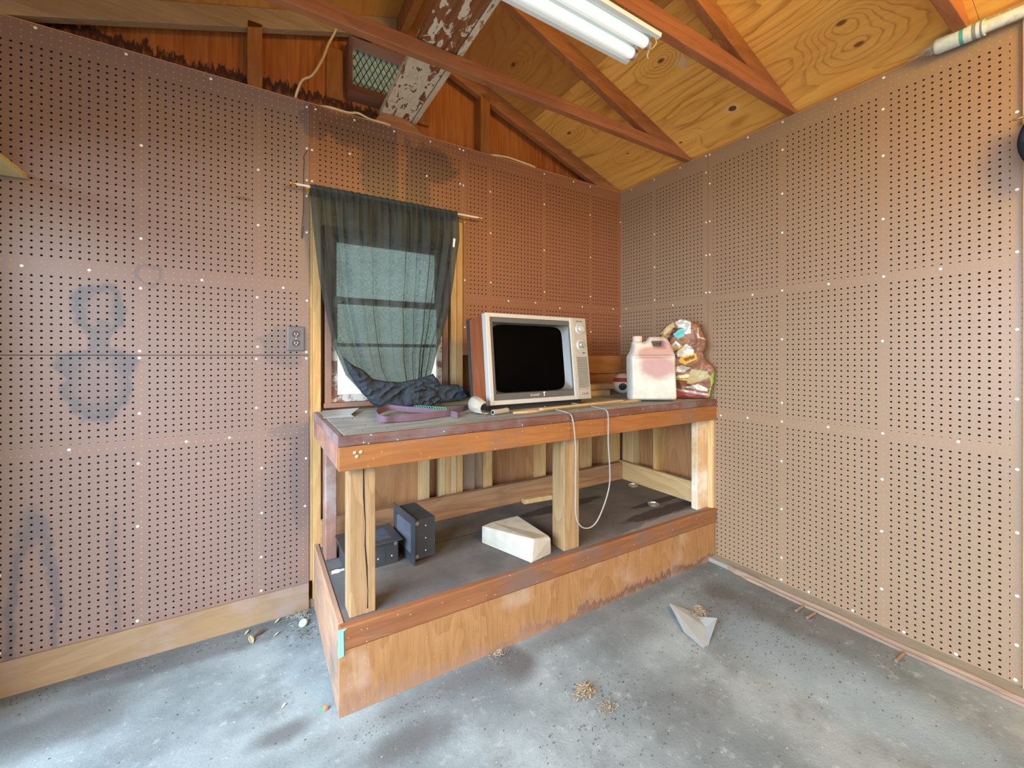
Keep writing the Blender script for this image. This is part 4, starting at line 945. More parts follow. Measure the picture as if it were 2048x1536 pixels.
LE = [(2.028, -2.108), (1.95, -2.107), (1.877, -2.105), (1.716, -2.088), (1.60, -2.075), (1.484, -2.056), (1.271, -2.012), (1.126, -1.955), (1.05, -1.89), (.998, -1.838), (.962, -1.785)]
RE = [(2.034, -1.355), (1.95, -1.352), (1.869, -1.358), (1.75, -1.378), (1.642, -1.392), (1.473, -1.421), (1.389, -1.442), (1.279, -1.478), (1.20, -1.50), (1.129, -1.518), (1.076, -1.54)]
def spl(tab, t):
    k = t*(len(tab)-1); i = min(int(k), len(tab)-2); f_ = k-i; f_ = f_
    return (tab[i][0]*(1-f_)+tab[i+1][0]*f_, tab[i][1]*(1-f_)+tab[i+1][1]*f_)
NSX, NTZ = 220, 150
bm = bm_new(); grid = []
creases = [(.06, .05), (.13, .17), (.20, .20), (.30, .28), (.385, .375), (.50, .50), (.62, .615), (.70, .72), (.80, .80), (.88, .84), (.95, .92)]
for j in range(NTZ+1):
    t = j/NTZ; lz, lx = spl(LE, t); rz, rx_ = spl(RE, t); row = []
    for i in range(NSX+1):
        s_ = i/NSX
        x = lx*(1-s_)+rx_*s_; z = lz*(1-s_)+rz*s_
        sag = 4*s_*(1-s_); z -= sag*(.045*t*t)
        topw = math.exp(-t*9)
        y = -.060
        y += topw*(.0085*math.sin(s_*2*PI*23+1.1*math.sin(s_*9))-.004)
        k = min(1, t*5)
        y += -k*(.014+.026*(1-t*.3)*.5*(1+math.sin(s_*2*PI*4.2+.9*math.sin(s_*7+1)+.4*t)))
        for c0, c1 in creases:
            cc = c0*(1-t)+c1*t; d = abs(s_-cc)
            L = min(1, t*6)*(1 if c0 not in (.50, .30) else (1-t))
            y += .024*L*math.exp(-(d/.0065)**2); x += .006*L*(1 if s_ > cc else -1)*math.exp(-(d/.014)**2)
        y += -.012*t*sag
        y += .0035*noise.noise(Vector((x*14, t*9, 3)))
        # hem stitch line near the top
        if abs(t-.075) < .005: y += .0012
        if t < .012: y = -.055-.0075*math.cos(t/.012*PI/2)*1.0 if False else y
        row.append(bm.verts.new((x, min(y, -.0625 if t < .06 else -.046), z)))
    grid.append(row)
for a, b in zip(grid, grid[1:]):
    for i in range(NSX): bm.faces.new((a[i], a[i+1], b[i+1], b[i]))
for row in (grid,):     # back of the rod sleeve
    top = grid[0]; bk = [bm.verts.new((v.co.x, -.040, v.co.z-.004)) for v in top]; bk2 = [bm.verts.new((v.co.x, -.044, v.co.z-.05)) for v in top]
    for i in range(NSX): bm.faces.new((top[i], bk[i], bk[i+1], top[i+1])); bm.faces.new((bk[i], bk2[i], bk2[i+1], bk[i+1]))
link('curtain_cloth', bm, 'curtain', ct, smooth=True)
bm = bm_new(); obox(bm, (-1.392, -.098, 1.845), (.006, 0, 0), (0, .0008, 0), (.002, 0, .024)); link('care_label', bm, 'white_enamel', ct)
def lump(poly_px, Yp, rim, dep, seed, name, amp=.02, freq=14, zmin=None):
    pts = [at(a, b, Y=Yp) for a, b in poly_px]; O = [(p.x, p.z) for p in pts]
    ar = sum(O[i][0]*O[(i+1) % len(O)][1]-O[(i+1) % len(O)][0]*O[i][1] for i in range(len(O)))
    if ar < 0: O = O[::-1]
    bm = bm_new(); pillow(bm, O, [], rim, .006, dep)
    for v in bm.verts:
        p = v.co; q = Vector((p.x*freq, p.y*6, p.z*freq*1.6))+Vector((seed, seed*2, seed*3))
        w = (.45-abs(noise.noise(q)))*amp*2+(.3-abs(noise.noise(q*2.3)))*amp
        v.co.y += (-1 if p.y <= 0 else 1)*w*min(1, abs(p.y)/.012)+Yp
        v.co.z += noise.noise(q*1.1+Vector((5, 5, 5)))*amp*.35
        if zmin is not None: v.co.z = max(v.co.z, zmin(v.co.x))
    link(name, bm, 'curtain_pile', ct, smooth=True)
zf = lambda x: bz(x)+.002
lump([(684, 712), (700, 725), (722, 738), (745, 757), (775, 764), (800, 764), (835, 758), (866, 748), (880, 768), (868, 790), (832, 806), (800, 818), (768, 821), (742, 806), (716, 776), (697, 745)], -.135, .030, .030, 4.1, 'bunched_hem', .016, 15, zf)
lump([(806, 792), (822, 776), (846, 770), (872, 778), (880, 796), (862, 814), (826, 818), (806, 812)], -.165, .02, .032, 9.3, 'bunched_hem', .014, 22, zf)
lump([(852, 792), (866, 772), (890, 768), (916, 770), (932, 780), (933, 794), (918, 802), (880, 806), (856, 808)], -.150, .022, .036, 2.3, 'bunched_hem', .012, 18, zf)

# ================================================================== things on the lower platform
M['crate'] = plain('black_crate_plastic', (.040, .045, .053), .36, .6, var=.35, scale=11)
M['slat'] = plain('grille_plastic', (.085, .10, .13), .3, .6, var=.3, scale=30); M['screwm'] = plain('washer_metal', (.50, .50, .46), .4, .5, .8)
def crate(loc, rot, label):
    """plastic register box: local x = length .27, y = width .19, z = height .10, flanged grille on top"""
    r = thing('register_box', label, 'plastic box', loc, rot, None)
    bm = bm_new(); L, Wd, Hh = .108, .086, .10; t = .004
    box(bm, -L, L, -Wd, -Wd+t, 0, Hh); box(bm, -L, L, Wd-t, Wd, 0, Hh); box(bm, -L, -L+t, -Wd+t, Wd-t, 0, Hh); box(bm, L-t, L, -Wd+t, Wd-t, 0, Hh); box(bm, -L+t, L-t, -Wd+t, Wd-t, 0, t)
    for k in (-.05, .0, .05): box(bm, k-.0008, k+.0008, Wd, Wd+.0015, .012, Hh-.02); box(bm, -L-.0015, -L, k*1.2-.0008, k*1.2+.0008, .012, Hh-.02)
    box(bm, -L+.02, L-.02, Wd, Wd+.001, Hh-.024, Hh-.0225)
    for k in range(9): box(bm, -L+.022+k*.023, -L+.028+k*.023, -Wd-.004, -Wd, .012, Hh-.02)
    link('box_body', bm, 'crate', r, local=True, bevel=.002)
    bm = bm_new(); F = .016
    frame = (-L-F, L+F, -Wd-F, Wd+F)
    box(bm, frame[0], -L+.022, frame[2], frame[3], Hh, Hh+.005); box(bm, L-.022, frame[1], frame[2], frame[3], Hh, Hh+.005)
    box(bm, -L+.022, L-.022, frame[2], -Wd+.02, Hh, Hh+.005); box(bm, -L+.022, L-.022, Wd-.02, frame[3], Hh, Hh+.005)
    gp = link('flange', bm, 'crate', r, local=True, bevel=.001)
    bm = bm_new()
    for k in range(15):
        y = -Wd+.028+k*(2*Wd-.056)/14; obox(bm, (0, y, Hh+.001), (L-.024, 0, 0), (0, .0042, .0045), (0, -.0006, .0006))
    for x in (-.045, .045): box(bm, x-.003, x+.003, -Wd+.02, Wd-.02, Hh-.004, Hh)
    link('grille_slats', bm, 'slat', r, local=True)
    for q, d in (((-L+.012, Wd, Hh-.014), (0, 1, 0)), ((L-.012, Wd, Hh-.014), (0, 1, 0)), ((-L, -Wd+.014, Hh-.014), (-1, 0, 0)), ((-L, Wd-.014, Hh-.014), (-1, 0, 0))):
        if True:
            bm = bm_new(); lathe(bm, [(.0035, 0), (.0035, .002), (.0075, .002), (.0075, 0)], q, d, 16); link('washer', bm, 'screwm', r, local=True)
    for x in (-.08, -.02, .05):
        bm = bm_new(); lathe(bm, [(.003, 0), (.0025, .0015)], (x, Wd, .035), (0, 1, 0), 10); link('rivet', bm, 'white_enamel', r, local=True)
    for x in (-.055, 0, .055):
        bm = bm_new(); lathe(bm, [(.003, 0), (.0025, .0015)], (-L, x, .045), (-1, 0, 0), 10); link('rivet', bm, 'white_enamel', r, local=True)
    return r
crate((-1.895, -.300, pz(-1.885)+.001), (0, 0, math.radians(181)), 'black plastic register box lying flat behind the front left leg, grille up')
# the second one stands on its side, flange facing left: local z -> -X, local x -> up
r2 = crate((-1.625, -.315, pz(-1.66)+.1525), (0, 0, 0), 'black plastic register box standing on edge, grille facing left')
r2.matrix_world = Matrix.Translation(Vector((-1.645, -.335, pz(-1.66)+.1055))) @ Matrix.Rotation(math.radians(5), 4, 'Z') @ Matrix(((0, 0, -1, 0), (1, 0, 0, 0), (0, -1, 0, 0), (0, 0, 0, 1)))

# ---- white concrete block
M['block'] = plain('white_block', (.66, .64, .57), .85, .15, var=.1, scale=22, bump=.2)
g = G('white_block_dusty', .88, .15); x, y, z = g.xyz(); n_ = g.noise(scale=16, detail=5)
c = g.mix(g.ss(n_, .3, .7), (.50, .48, .41), (.42, .39, .32)); c = g.mix(g.mul(g.ss(z, .085, .095), g.ss(g.noise(scale=9, detail=4), .45, .65, 0, .5)), c, (.40, .39, .37)); g.col(c); g.bump(g.noise(scale=60, detail=3), .3, .002); M['block'] = g.m
z0 = pz(-1.27)
bA, bF, bR = atp(963.5, 1086), atp(1063, 1127), atp(1102, 1108)
tz = [.088, .088, .100, .082, .082]
bot = [bA, bF, bR, Vector((-1.125, -.56, z0)), Vector((-1.20, -.45, z0)), Vector((-1.36, -.41, z0))]
top = [atp(964, 1052, .086), atp(1067, 1078, .100), atp(1101, 1076, .078), atp(1097, 1071, .084), atp(1035, 1031, .09), atp(983, 1044, .089)]
bm = bm_new(); a = [bm.verts.new((p.x, p.y, z0+.001)) for p in bot]; b = [bm.verts.new(p) for p in top]
bm.faces.new(a[::-1]); bm.faces.new(b)
for i in range(6): bm.faces.new((a[i], a[(i+1) % 6], b[(i+1) % 6], b[i]))
bmesh.ops.triangulate(bm, faces=bm.faces[:])
o = link('concrete_block', bm, 'block', bevel=.004); recentre(o); tag(o, 'white angular concrete block on the lower platform', 'block')
# ---- small grey wood block by the kick board
p = atp(1046, 1006); z0 = pz(-.85)+.001
offcut('wood_offcut', -.93, -.73, -.115, -.075, z0, z0+.028, 'small greyish wood strip on the platform behind the middle leg', 'stud_pale', math.radians(-6))
# ---- two metal rings
for (a, b_), l_ in (((1267, 972), 'bright metal lid ring far in the platform corner'), ((1307, 1010), 'bright metal lid ring near the right leg')):
    p = atp(a, b_); p.x = min(p.x, -.10); p.z = pz(p.x)
    bm = bm_new(); lathe(bm, [(.030, 0), (.034, .001), (.034, .008), (.031, .009), (.029, .004)], (p.x, p.y, p.z+.001), (0, 0, 1), 28)
    o = link('jar_ring', bm, 'metal', smooth=True); recentre(o); tag(o, l_, 'ring', 'metal rings on the platform')
# ---- paint flake
p = atp(668, 1145); p.x += .018; bm = bm_new(); pts = [(-.03, -.012), (-.026, .01), (-.005, .016), (.01, .006), (.032, .010), (.036, -.004), (.012, -.006), (.0, -.014)]
prism(bm, [(p.x+a, p.y+b_, p.z+.001) for a, b_ in pts], (0, 0, .0025)); o = link('paint_flake', bm, 'jug' if False else 'nail'); recentre(o); tag(o, 'white flake lying on the platform left of the front leg', 'flake')

# ================================================================== outlet, wire, cables, lamp, tube, shelf, right edge
ou = thing('wall_outlet', 'dark metal double outlet plate on the brown hole board', 'outlet', (-2.162, YP, 1.243))
bm = bm_new(); box(bm, -2.199, -2.127, -.0125, -.0062, 1.243, 1.359); link('cover_plate', bm, 'outlet', ou, bevel=.003)
for zc in (1.322, 1.280):
    bm = bm_new(); lathe(bm, [(.0165, 0), (.0165, .0025), (.0001, .003)], (-2.163, -.0125, zc), (0, -1, 0), 24); s_ = link('socket', bm, 'outlet_dark', ou, smooth=True)
    bm = bm_new()
    for dx in (-.006, .006): box(bm, -2.163+dx-.0013, -2.163+dx+.0013, -.0165, -.0152, zc-.003, zc+.006)
    lathe(bm, [(.0025, 0), (.0025, .0009)], (-2.163, -.0155, zc-.008), (0, -1, 0), 10); link('slots', bm, 'tvbevel', ou, parent=s_)
bm = bm_new(); lathe(bm, [(.003, 0), (.0025, .001)], (-2.163, -.0125, 1.301), (0, -1, 0), 10); link('screw', bm, 'metal', ou)
bm = bm_new(); tube(bm, smooth_path([(-2.113, -.010, 2.206), (-2.122, -.010, 2.192), (-2.131, -.010, 2.17), (-2.128, -.010, 2.15), (-2.131, -.010, 2.086), (-2.132, -.010, 1.918), (-2.140, -.010, 1.80), (-2.136, -.010, 1.785), (-2.131, -.010, 1.84)], 6), .0013, 6)
o = link('thin_wire', bm, 'black_wire'); recentre(o); tag(o, 'thin dark wire hanging on the hole board left of the curtain', 'wire')
bm = bm_new(); tube(bm, smooth_path([(-1.965, .0, 3.02), (-1.971, .0, 2.96), (-1.985, .0, 2.85), (-2.020, .0, 2.76), (-2.045, .0, 2.68), (-2.09, .0, 2.585), (-2.133, .0, 2.545), (-2.152, .0, 2.50), (-2.165, .01, 2.452)], 8), .0058, 10)
o = link('power_cable', bm, 'cream_cable', smooth=True); recentre(o); tag(o, 'cream electric cable dropping down the gable left of the vent', 'cable')
bm = bm_new(); tube(bm, smooth_path([(-2.10, .05, 2.445), (-2.03, .0, 2.448), (-1.93, -.0, 2.450), (-1.88, .0, 2.462), (-1.82, .004, 2.451), (-1.72, .004, 2.449), (-1.64, .05, 2.449)], 8), .0058, 10)
o = link('power_cable', bm, 'cream_cable', smooth=True); recentre(o); tag(o, 'cream electric cable lying along the wall top under the vent', 'cable')
bm = bm_new(); tube(bm, smooth_path([(-1.16, .05, 2.446), (-1.09, .0, 2.447), (-1.03, .0, 2.456), (-.97, .0, 2.460), (-.88, .0, 2.455), (-.79, .0, 2.448), (-.72, .05, 2.446)], 8), .0058, 10)
o = link('power_cable', bm, 'cream_cable', smooth=True); recentre(o); tag(o, 'cream cable lying along the wall top near the corner, right of the vent', 'cable')

# fluorescent lamp, hung crosswise between the two crossbeams
FX0, FX1, FYc, FZ = -2.28, -1.045, -1.115, 2.40
fl = thing('fluorescent_lamp', 'white two-tube fluorescent lamp hanging under the roof', 'lamp', ((FX0+FX1)/2, FYc, FZ))
bm = bm_new(); prof = [(-.090, .012), (-.086, .0), (-.070, .0), (-.052, .022), (-.030, .040), (.030, .040), (.052, .022), (.070, .0), (.086, .0), (.090, .012)]
lo = [(FX0, FYc+a, FZ+b_) for a, b_ in prof]; V0 = [bm.verts.new(p) for p in lo]; V1 = [bm.verts.new((FX1, p[1], p[2])) for p in lo]
for i in range(len(lo)-1): bm.faces.new((V0[i], V0[i+1], V1[i+1], V1[i]))
o = link('reflector', bm, 'white_enamel', fl); s = o.modifiers.new('solid', 'SOLIDIFY'); s.thickness = .0015
bm = bm_new(); box(bm, FX0+.01, FX1-.01, FYc-.028, FYc+.028, FZ+.041, FZ+.075); box(bm, FX0+.01, FX1-.02, FYc-.010, FYc+.010, FZ+.020, FZ+.040); link('ballast_box', bm, 'white_enamel', fl, bevel=.003)
for dy in (-.030, .036):
    bm = bm_new(); lathe(bm, [(.016, 0), (.0185, .004), (.019, .01), (.019, FX1-FX0-.05), (.0185, FX1-FX0-.044), (.016, FX1-FX0-.04)], (FX0+.02, FYc+dy, FZ+.006), (1, 0, 0), 24); tb = link('lamp_tube', bm, 'lit_tube', fl, smooth=True)
    bm = bm_new(); lathe(bm, [(.0175, 0), (.0195, .001), (.0195, .014), (.012, .016)], (FX1-.022, FYc+dy, FZ+.006), (1, 0, 0), 24); link('end_cap', bm, 'metal', fl, parent=tb, smooth=True)
    bm = bm_new(); obox(bm, (FX1-.003, FYc+dy, FZ+.020), (.0035, 0, 0), (0, .013, 0), (0, 0, .022)); link('lamp_holder', bm, 'white_enamel', fl, bevel=.003)
bm = bm_new(); tube(bm, smooth_path([(FX1, FYc-.025, FZ+.04), (FX1+.018, FYc-.02, FZ+.015), (FX1+.02, FYc-.005, FZ-.01), (FX1+.034, FYc+.004, FZ-.012)], 6), .003, 8)
tube(bm, smooth_path([(FX1, FYc-.05, FZ+.03), (FX1+.012, FYc-.055, FZ+.005), (FX1+.008, FYc-.035, FZ-.008), (FX1, FYc-.02, FZ+.01)], 6), .0025, 8); link('lead_wire', bm, 'cream_cable', fl, smooth=True)
for x in (FX0+.15, FX1-.25):
    bm = bm_new(); tube(bm, [(x, FYc, FZ+.074), (x, -1.17, 2.50), (x, -1.203, 2.526)], .0012, 5); link('hanging_wire', bm, 'metal', fl)

# wrapped spare lamp tube on top of the right wall
a = at(1868, 96, X=-.045); b = at(2048, 22, X=-.045); d = (b-a).normalized()
tp = thing('wrapped_lamp_tube', 'spare lamp tube in clear wrap with a teal and white label', 'lamp tube', a)
g = G('clear_wrap', .15, .5); tr = g.n.new('ShaderNodeBsdfTransparent'); mxs = g.n.new('ShaderNodeMixShader'); n_ = g.noise(scale=60, detail=3); g.l.new(g.ss(n_, .5, .7, .22, .6), mxs.inputs[0]); g.col((.55, .56, .50)); g.l.new(tr.outputs[0], mxs.inputs[1]); g.l.new(g.b.outputs[0], mxs.inputs[2]); g.l.new(mxs.outputs[0], g.out.inputs[0]); M['wrap'] = g.m
u_ = Vector((0, 0, 1)); u_ = (u_-d*u_.dot(d)).normalized()
bm = bm_new(); tube(bm, [a+d*.015, a+d*1.2], .0195, 24); link('glass_tube', bm, 'lamp_tube', tp, smooth=True)
bm = bm_new(); tube(bm, [a-d*.085+Vector((.02, 0, -.004)), a-d*.045+Vector((.01, 0, 0)), a-d*.012, a+d*.01+u_*.002, a+d*.3+u_*.005, a+d*1.22+u_*.005], [.002, .006, .022, .027, .028, .028], 20); link('clear_wrap', bm, 'wrap', tp, smooth=True)
g = G('tube_label', .5, .3); x, y, z = g.xyz(); n_ = g.noise(scale=70, detail=3)
l_ = g.sub(0, g.add(g.mul(y, d.y*-1), g.mul(z, -d.z)))      # distance along the tube
c = g.mix(g.ss(n_, .35, .6), (.74, .78, .74), (.60, .70, .66)); c = g.mix(g.m_('COMPARE', l_, .078, .0055), c, (.10, .40, .38)); c = g.mix(g.mul(g.ss(l_, .070, .072), g.ss(z, .012, .006, 1, 0)), c, (.28, .60, .56)) 
c = g.mix(g.m_('COMPARE', l_, .110, .0055), c, (.25, .28, .26)); c = g.mix(g.m_('COMPARE', l_, .128, .003), c, (.20, .24, .42)); g.col(c); M['tlabel'] = g.m
bm = bm_new(); tube(bm, [a+d*.004, a+d*.012, a+d*.135], [.025, .0285, .0285], 24); link('label_sleeve', bm, 'tlabel', tp, smooth=True)

# shelf on the left wall; unseen length stretched to shade the wall above
bm = bm_new(); box(bm, XL, -3.030, -3.2, -.015, 1.862, 1.881); o = link('wall_shelf', bm, 'shelfwood', bevel=.002); recentre(o); tag(o, 'pale plywood shelf end on the left wall', 'shelf')

# right edge: brass rod end with dark cloth on it
dr = thing('curtain_rod', 'brass rod with dark cloth at the right edge of the photo', 'curtain rod', (-.075, -2.2, 2.04))
a = at(2024, 241, X=-.075); b = Vector((-.075, -2.60, 2.045))
bm = bm_new(); tube(bm, [a, a+Vector((0, -.006, 0)), a+Vector((0, -.02, 0)), b], [.002, .0045, .0055, .0055], 12); link('pole', bm, 'brass', dr, smooth=True)
for yy in (-2.02, -2.55):
    bm = bm_new(); tube(bm, [(-.075, yy, 2.042), (-.02, yy, 2.046)], .003, 8); lathe(bm, [(.009, 0), (.009, .003)], (-.0205, yy, 2.046), (1, 0, 0), 12); link('bracket', bm, 'brass', dr)
M['navy'] = plain('navy_cloth', (.03, .045, .065), .9, .1, var=.25)
bm = bm_new(); cc = at(2058, 296, X=-.075); vs = []
for j in range(25):
    t = j/24; zz = 2.052-t*.21; bulge = math.sin(PI*min(1, (t+.02)))**.8
    row = []
    for i in range(31):
        s_ = i/30; yy = -1.955-.50*s_+.042*bulge*(1-s_)
        row.append(bm.verts.new((-.078-.012*math.sin(s_*2*PI*6)*(.4+t), yy, zz)))
    vs.append(row)
for p_, q_ in zip(vs, vs[1:]):
    for i in range(30): bm.faces.new((p_[i], p_[i+1], q_[i+1], q_[i]))
o = link('cloth', bm, 'navy', dr, smooth=True); s = o.modifiers.new('solid', 'SOLIDIFY'); s.thickness = .003

# ================================================================== floor bits
# lath strips along the right plate
bm = bm_new()
pa, pb2 = atf(1462, 1142, .02), atf(2046, 1421, 0)
for k, (dx, h, w_) in enumerate(((-.085, .026, .011), (-.097, .013, .011))):
    y0_, y1_ = (-.875, -2.35) if k == 0 else (-.95, -2.30); n = 30; prev = None
    for i in range(n+1):
        t = i/n; y = y0_+(y1_-y0_)*t; x = dx+.003*math.sin(t*9+k)+(.012 if t < .02 else 0); z0 = fz(x)+.001; hh = h+.002*math.sin(t*23)
        q = [bm.verts.new(v) for v in ((x-w_/2, y, z0), (x+w_/2, y, z0), (x+w_/2, y, z0+hh), (x-w_/2, y, z0+hh))]
        if prev:
            for k2 in range(4): bm.faces.new((prev[k2], prev[(k2+1) % 4], q[(k2+1) % 4], q[k2]))
        else: bm.faces.new(q[::-1])
        prev = q
    bm.faces.new(prev)
o = link('lath_strip', bm, 'lath', bevel=.001); recentre(o); tag(o, 'splintered pale lath lying along the right floor plate', 'lath')
# twigs
M['twig'] = plain('twig', (.22, .15, .10), .8, var=.3, scale=60)
for (ax, ay, bx_, by_), l_ in (((1592, 1222, 1606, 1212), 'short twig stub by the lath, nearest the workbench'), ((1614, 1236, 1630, 1226), 'short twig stub by the lath, second from the workbench'), ((1792, 1322, 1808, 1306), 'thicker twig stub by the lath, nearest the camera')):
    p, q = atf(ax, ay, .007), atf(bx_, by_, .009); bm = bm_new(); tube(bm, [p, p.lerp(q, .5)+Vector((0, 0, .001)), q], [.0065, .0060, .0055], 9); o = link('twig', bm, 'twig', smooth=True); recentre(o); tag(o, l_, 'twig', 'twigs beside the lath')
# bent scrap of sheet on the floor
M['scrap'] = plain('grey_scrap', (.38, .43, .44), .55, .4, .2, var=.2, scale=12)
A_, B_, C_, D_, E_ = at(1339, 1206, Z=.045), at(1408, 1296, Z=.012), at(1417, 1292, Z=.012), at(1434, 1236, Z=.050), at(1398, 1233, Z=.020)
bm = bm_new()
F_ = at(1381, 1223, Z=.016); M1 = at(1368, 1262, Z=.02); G_ = at(1411, 1256, Z=.016)
v = {k: bm.verts.new(p) for k, p in dict(A=A_, B=B_, C=C_, D=D_, E=E_, F=F_, G=G_).items()}
A2 = bm.verts.new(A_+Vector((-.006, -.008, -.004))); B2 = bm.verts.new(B_+Vector((-.008, -.004, .002))); Mv = bm.verts.new(M1+Vector((-.010, -.006, .006)))
bm.faces.new((v['A'], v['B'], v['G'], v['F'])); bm.faces.new((v['F'], v['G'], v['E'])); bm.faces.new((v['E'], v['G'], v['D'])); bm.faces.new((v['G'], v['B'], v['C'])); bm.faces.new((v['G'], v['C'], v['D']))
bm.faces.new((A2, Mv, v['A'])); bm.faces.new((Mv, B2, v['B'], v['A']))
zmn = min(q.co.z for q in bm.verts)
for q in bm.verts: q.co.z = max(q.co.z, fz(q.co.x)+.003)
o = link('metal_scrap', bm, 'scrap'); s = o.modifiers.new('solid', 'SOLIDIFY'); s.thickness = .0025
recentre(o); tag(o, 'bent triangular grey scrap holding debris on the open floor', 'scrap')
# dry leaves and straw heaps
M['straw'] = plain('dry_straw', (.34, .27, .17), .8, var=.5, scale=80); M['chips'] = plain('litter_chips', (.36, .36, .32), .7, var=.5, scale=90); M['leaf'] = plain('dry_leaf', (.40, .36, .22), .75, var=.3, scale=50); M['leaf_dark'] = plain('dark_leaf', (.12, .05, .035), .7, var=.3)
def leafmesh(bm, c, L, w, yaw, tilt, curl=.3):
    R_ = Matrix.Rotation(yaw, 3, 'Z') @ Matrix.Rotation(tilt, 3, 'X'); rows = []
    for i in range(6):
        t = i/5; ww = w*math.sin(PI*min(.97, max(.04, t)))**.8; y = (t-.5)*L
        rows.append([bm.verts.new(Vector(c)+R_ @ Vector((k*ww, y, abs(k)*ww*curl+.12*L*(t-.5)**2*4*curl))) for k in (-.5, 0, .5)])
    for a, b in zip(rows, rows[1:]):
        for k in range(2): bm.faces.new((a[k], a[k+1], b[k+1], b[k]))
def heap(name, c, n, spread, label, cat, mats=('straw',), h=.02, size=.03):
    bm = bm_new(); rnd = random.Random(n+int(c.x*100))
    for i in range(n):
        r = abs(rnd.gauss(0, .5))*spread; a = rnd.uniform(0, 2*PI); zz = max(.002, h*(1-r/spread)*rnd.random())
        p = c+Vector((r*math.cos(a), r*math.sin(a)*.8, zz)); p.z = fz(p.x)*(1 if c.z < .1 else 0)+(c.z if c.z > .1 else 0)+zz+.001
        if rnd.random() < .5: d_ = Vector((rnd.uniform(-1, 1), rnd.uniform(-1, 1), rnd.uniform(0, .4))).normalized()*size*rnd.uniform(.3, .8); tube(bm, [p, p+d_], [.0009, .0006], 4)
        else: leafmesh(bm, p+Vector((0, 0, .002)), size*rnd.uniform(.2, .6), size*rnd.uniform(.08, .25), rnd.uniform(0, 6), rnd.uniform(-.6, .6))
    o = link(name, bm, mats[0]); recentre(o); return tag(o, label, cat, kind='stuff')
heap('straw_heap', atf(1168, 1386), 260, .045, 'small heap of dry straw and leaf bits on the open floor', 'dry debris', h=.028)
heap('straw_heap', atf(1215, 1418), 120, .06, 'thin scatter of leaf bits right of the straw heap', 'dry debris', h=.008, size=.018)
heap('straw_heap', atf(1398, 1232)+Vector((0, 0, 0)), 200, .045, 'dry straw caught on the grey scrap', 'dry debris', h=.05)
heap('straw_heap', atf(600, 1236), 220, .075, 'litter of leaf and shell bits in the corner by the workbench', 'dry debris', ('chips',), h=.018, size=.022)
heap('straw_heap', atf(985, 1300)+Vector((0, -.05, 0)), 60, .05, 'cobwebby leaf bits at the foot of the platform front', 'dry debris', h=.03, size=.025)
for (a, b_), L, yw, l_, m in (((502, 1282), .050, .3, 'yellowish dry leaf pointing down near the baseboard', 'leaf'), ((520, 1268), .045, -1.1, 'brown curled dry leaf beside the yellowish leaf', 'leaf_dark'), ((494, 1266), .028, -.6, 'small pale leaf left of the yellowish leaf', 'leaf'), ((555, 1243), .030, -.8, 'upright pale leaf chip against the baseboard', 'leaf'), ((553, 1270), .024, -1.0, 'small leaf chip between the leaves and the corner litter', 'leaf'), ((568, 1412), .018, -.9, 'tiny pale leaf chip alone on the left floor', 'nail')):
    p = atf(a, b_); bm = bm_new(); leafmesh(bm, (p.x, p.y, fz(p.x)+.010), L, L*.42, yw, .25, .6); o = link('dry_leaf', bm, m, smooth=True); s = o.modifiers.new('solid', 'SOLIDIFY'); s.thickness = .0006; recentre(o)
    o.location.z = fz(o.location.x)+.001; tag(o, l_, 'leaf', 'dry leaves by the baseboard')
# glass lid and bottle cap
p = atf(607, 1250); bm = bm_new(); lathe(bm, [(.017, 0), (.018, .003), (.018, .009), (.015, .012), (.0001, .0125)], (0, 0, 0), (0, 0, 1), 24); o = link('round_lid', bm, plain('lid_glass', (.40, .46, .38), .2, .6), smooth=True); o.location = (p.x, p.y, .006); o.rotation_euler = (.5, -.3, 0); tag(o, 'small round greenish lid in the corner litter', 'lid')
p = atf(650, 1419); bm = bm_new(); lathe(bm, [(.0085, 0), (.0095, .001), (.009, .007), (.0001, .008)], (0, 0, 0), (0, 0, 1), 18); o = link('bottle_cap', bm, plain('cap_copper', (.55, .30, .20), .35, .5, .6), smooth=True); o.location = (p.x, p.y, .005); o.rotation_euler = (.9, .4, 0); tag(o, 'tiny copper cap on the floor left of the platform corner', 'cap')
bm = bm_new(); q = atf(643, 1420); prism(bm, [(q.x-.008, q.y-.006, .001), (q.x+.007, q.y-.008, .001), (q.x+.008, q.y+.006, .001), (q.x-.005, q.y+.008, .001)], (0, 0, .002)); o = link('plastic_scrap', bm, 'green'); recentre(o); tag(o, 'tiny green plastic scrap next to the copper cap', 'scrap')
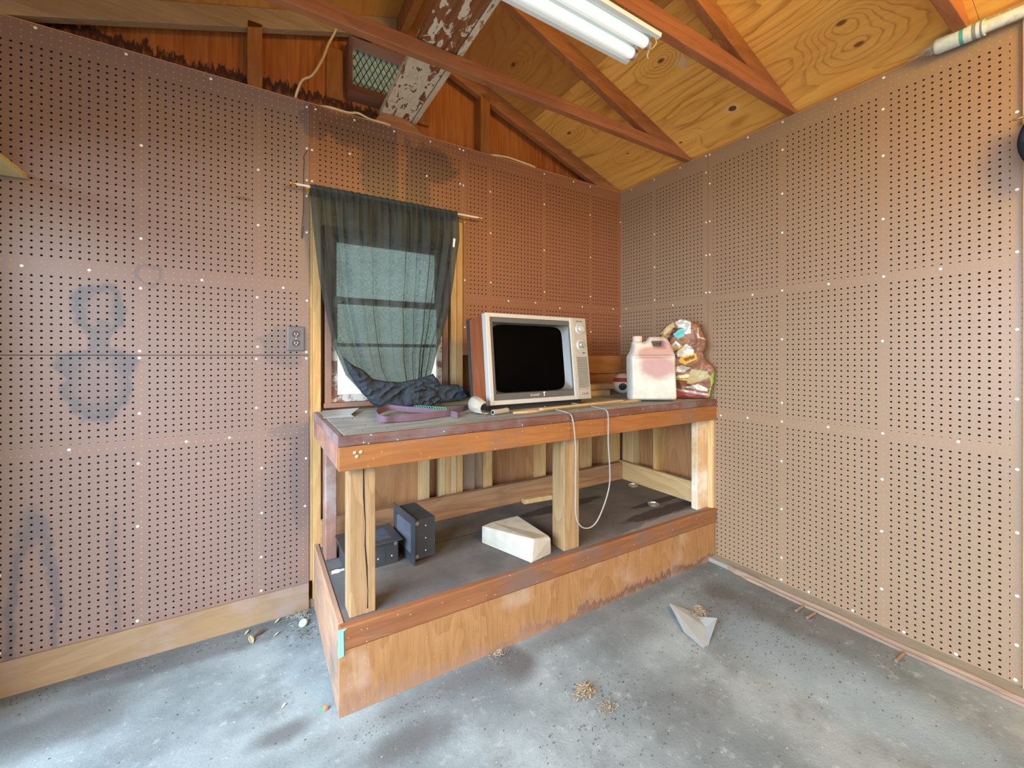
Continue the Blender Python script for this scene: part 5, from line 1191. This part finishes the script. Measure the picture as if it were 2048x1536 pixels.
# crumbs of dirt over the slab and the platform
M['crumb'] = plain('dirt_crumb', (.09, .075, .06), .9, .1, var=.6, scale=200)
def crumbs(name, n, fn, label, smin=.0012, smax=.0045):
    bm = bm_new(); rnd = random.Random(n)
    for i in range(n):
        p = fn(rnd)
        if p is None: continue
        s_ = smin+(smax-smin)*rnd.random()**3; q = [Vector((rnd.uniform(-1, 1), rnd.uniform(-1, 1), 0)).normalized()*s_ for _ in range(3)]
        vv = [bm.verts.new(p+k) for k in q]+[bm.verts.new(p+Vector((0, 0, s_*.9)))]
        try:
            bm.faces.new((vv[0], vv[1], vv[3])); bm.faces.new((vv[1], vv[2], vv[3])); bm.faces.new((vv[2], vv[0], vv[3]))
        except ValueError: pass
    me = bpy.data.meshes.new(name); bm.to_mesh(me); bm.free(); o = bpy.data.objects.new(name, me); C.objects.link(o); me.materials.append(M['crumb']); tag(o, label, 'dirt', kind='stuff')
def ff(r):
    k = r.random()
    if k < .45: x, y = r.uniform(-3.2, -.1), r.uniform(-2.3, -.05)
    elif k < .70: x, y = r.gauss(-.45, .28), r.gauss(-1.15, .25)
    elif k < .80: x, y = r.uniform(-3.2, -2.1), -.03-abs(r.gauss(0, .05))
    elif k < .90: x, y = r.uniform(-2.1, 0), -.79-abs(r.gauss(0, .05))
    else: x, y = r.gauss(-1.3, .2), r.gauss(-1.25, .2)
    if x > -.12 or x < -3.3 or y > -.02 or (x > -2.09 and y > -.79): return None
    return Vector((x, y, fz(x)))
crumbs('dirt_crumbs', 5200, ff, 'dark dirt crumbs scattered over the concrete floor')
def cf(r):
    (a, b), sx_, sy_ = r.choice((((1440, 1190), .10, .07), ((1560, 1215), .16, .12), ((1480, 1260), .16, .14), ((1220, 1420), .12, .08), ((985, 1300), .06, .04), ((620, 1260), .05, .04), ((1640, 1300), .12, .16), ((1100, 1230), .2, .03)))
    p = atf(a, b); x, y = r.gauss(p.x, sx_), r.gauss(p.y, sy_)
    if x > -.12 or x < -3.3 or y > -.02 or (x > -2.09 and y > -.79): return None
    return Vector((x, y, fz(x)))
crumbs('leaf_crumbs', 1500, cf, 'coarser leaf crumbs gathered in patches on the concrete floor', .002, .0065)
def pf(r):
    x, y = r.uniform(-2.04, -.06), r.uniform(-.69, -.07)
    return Vector((x, y*(1+.05*(x+2.09)/2.09), pz(x)+.0006))
crumbs('dirt_crumbs', 1500, pf, 'dirt crumbs scattered over the lower platform', .001, .003)
def tf(r):
    x = r.uniform(-2.05, -.05); y = r.uniform(-.68, -.05) if r.random() < .5 else -.02-abs(r.gauss(0, .08))
    return Vector((x, max(-.7, y), .947+.0075*(x+2.09)+.0003))
crumbs('dirt_crumbs', 900, tf, 'dirt crumbs scattered over the bench top', .001, .0035)
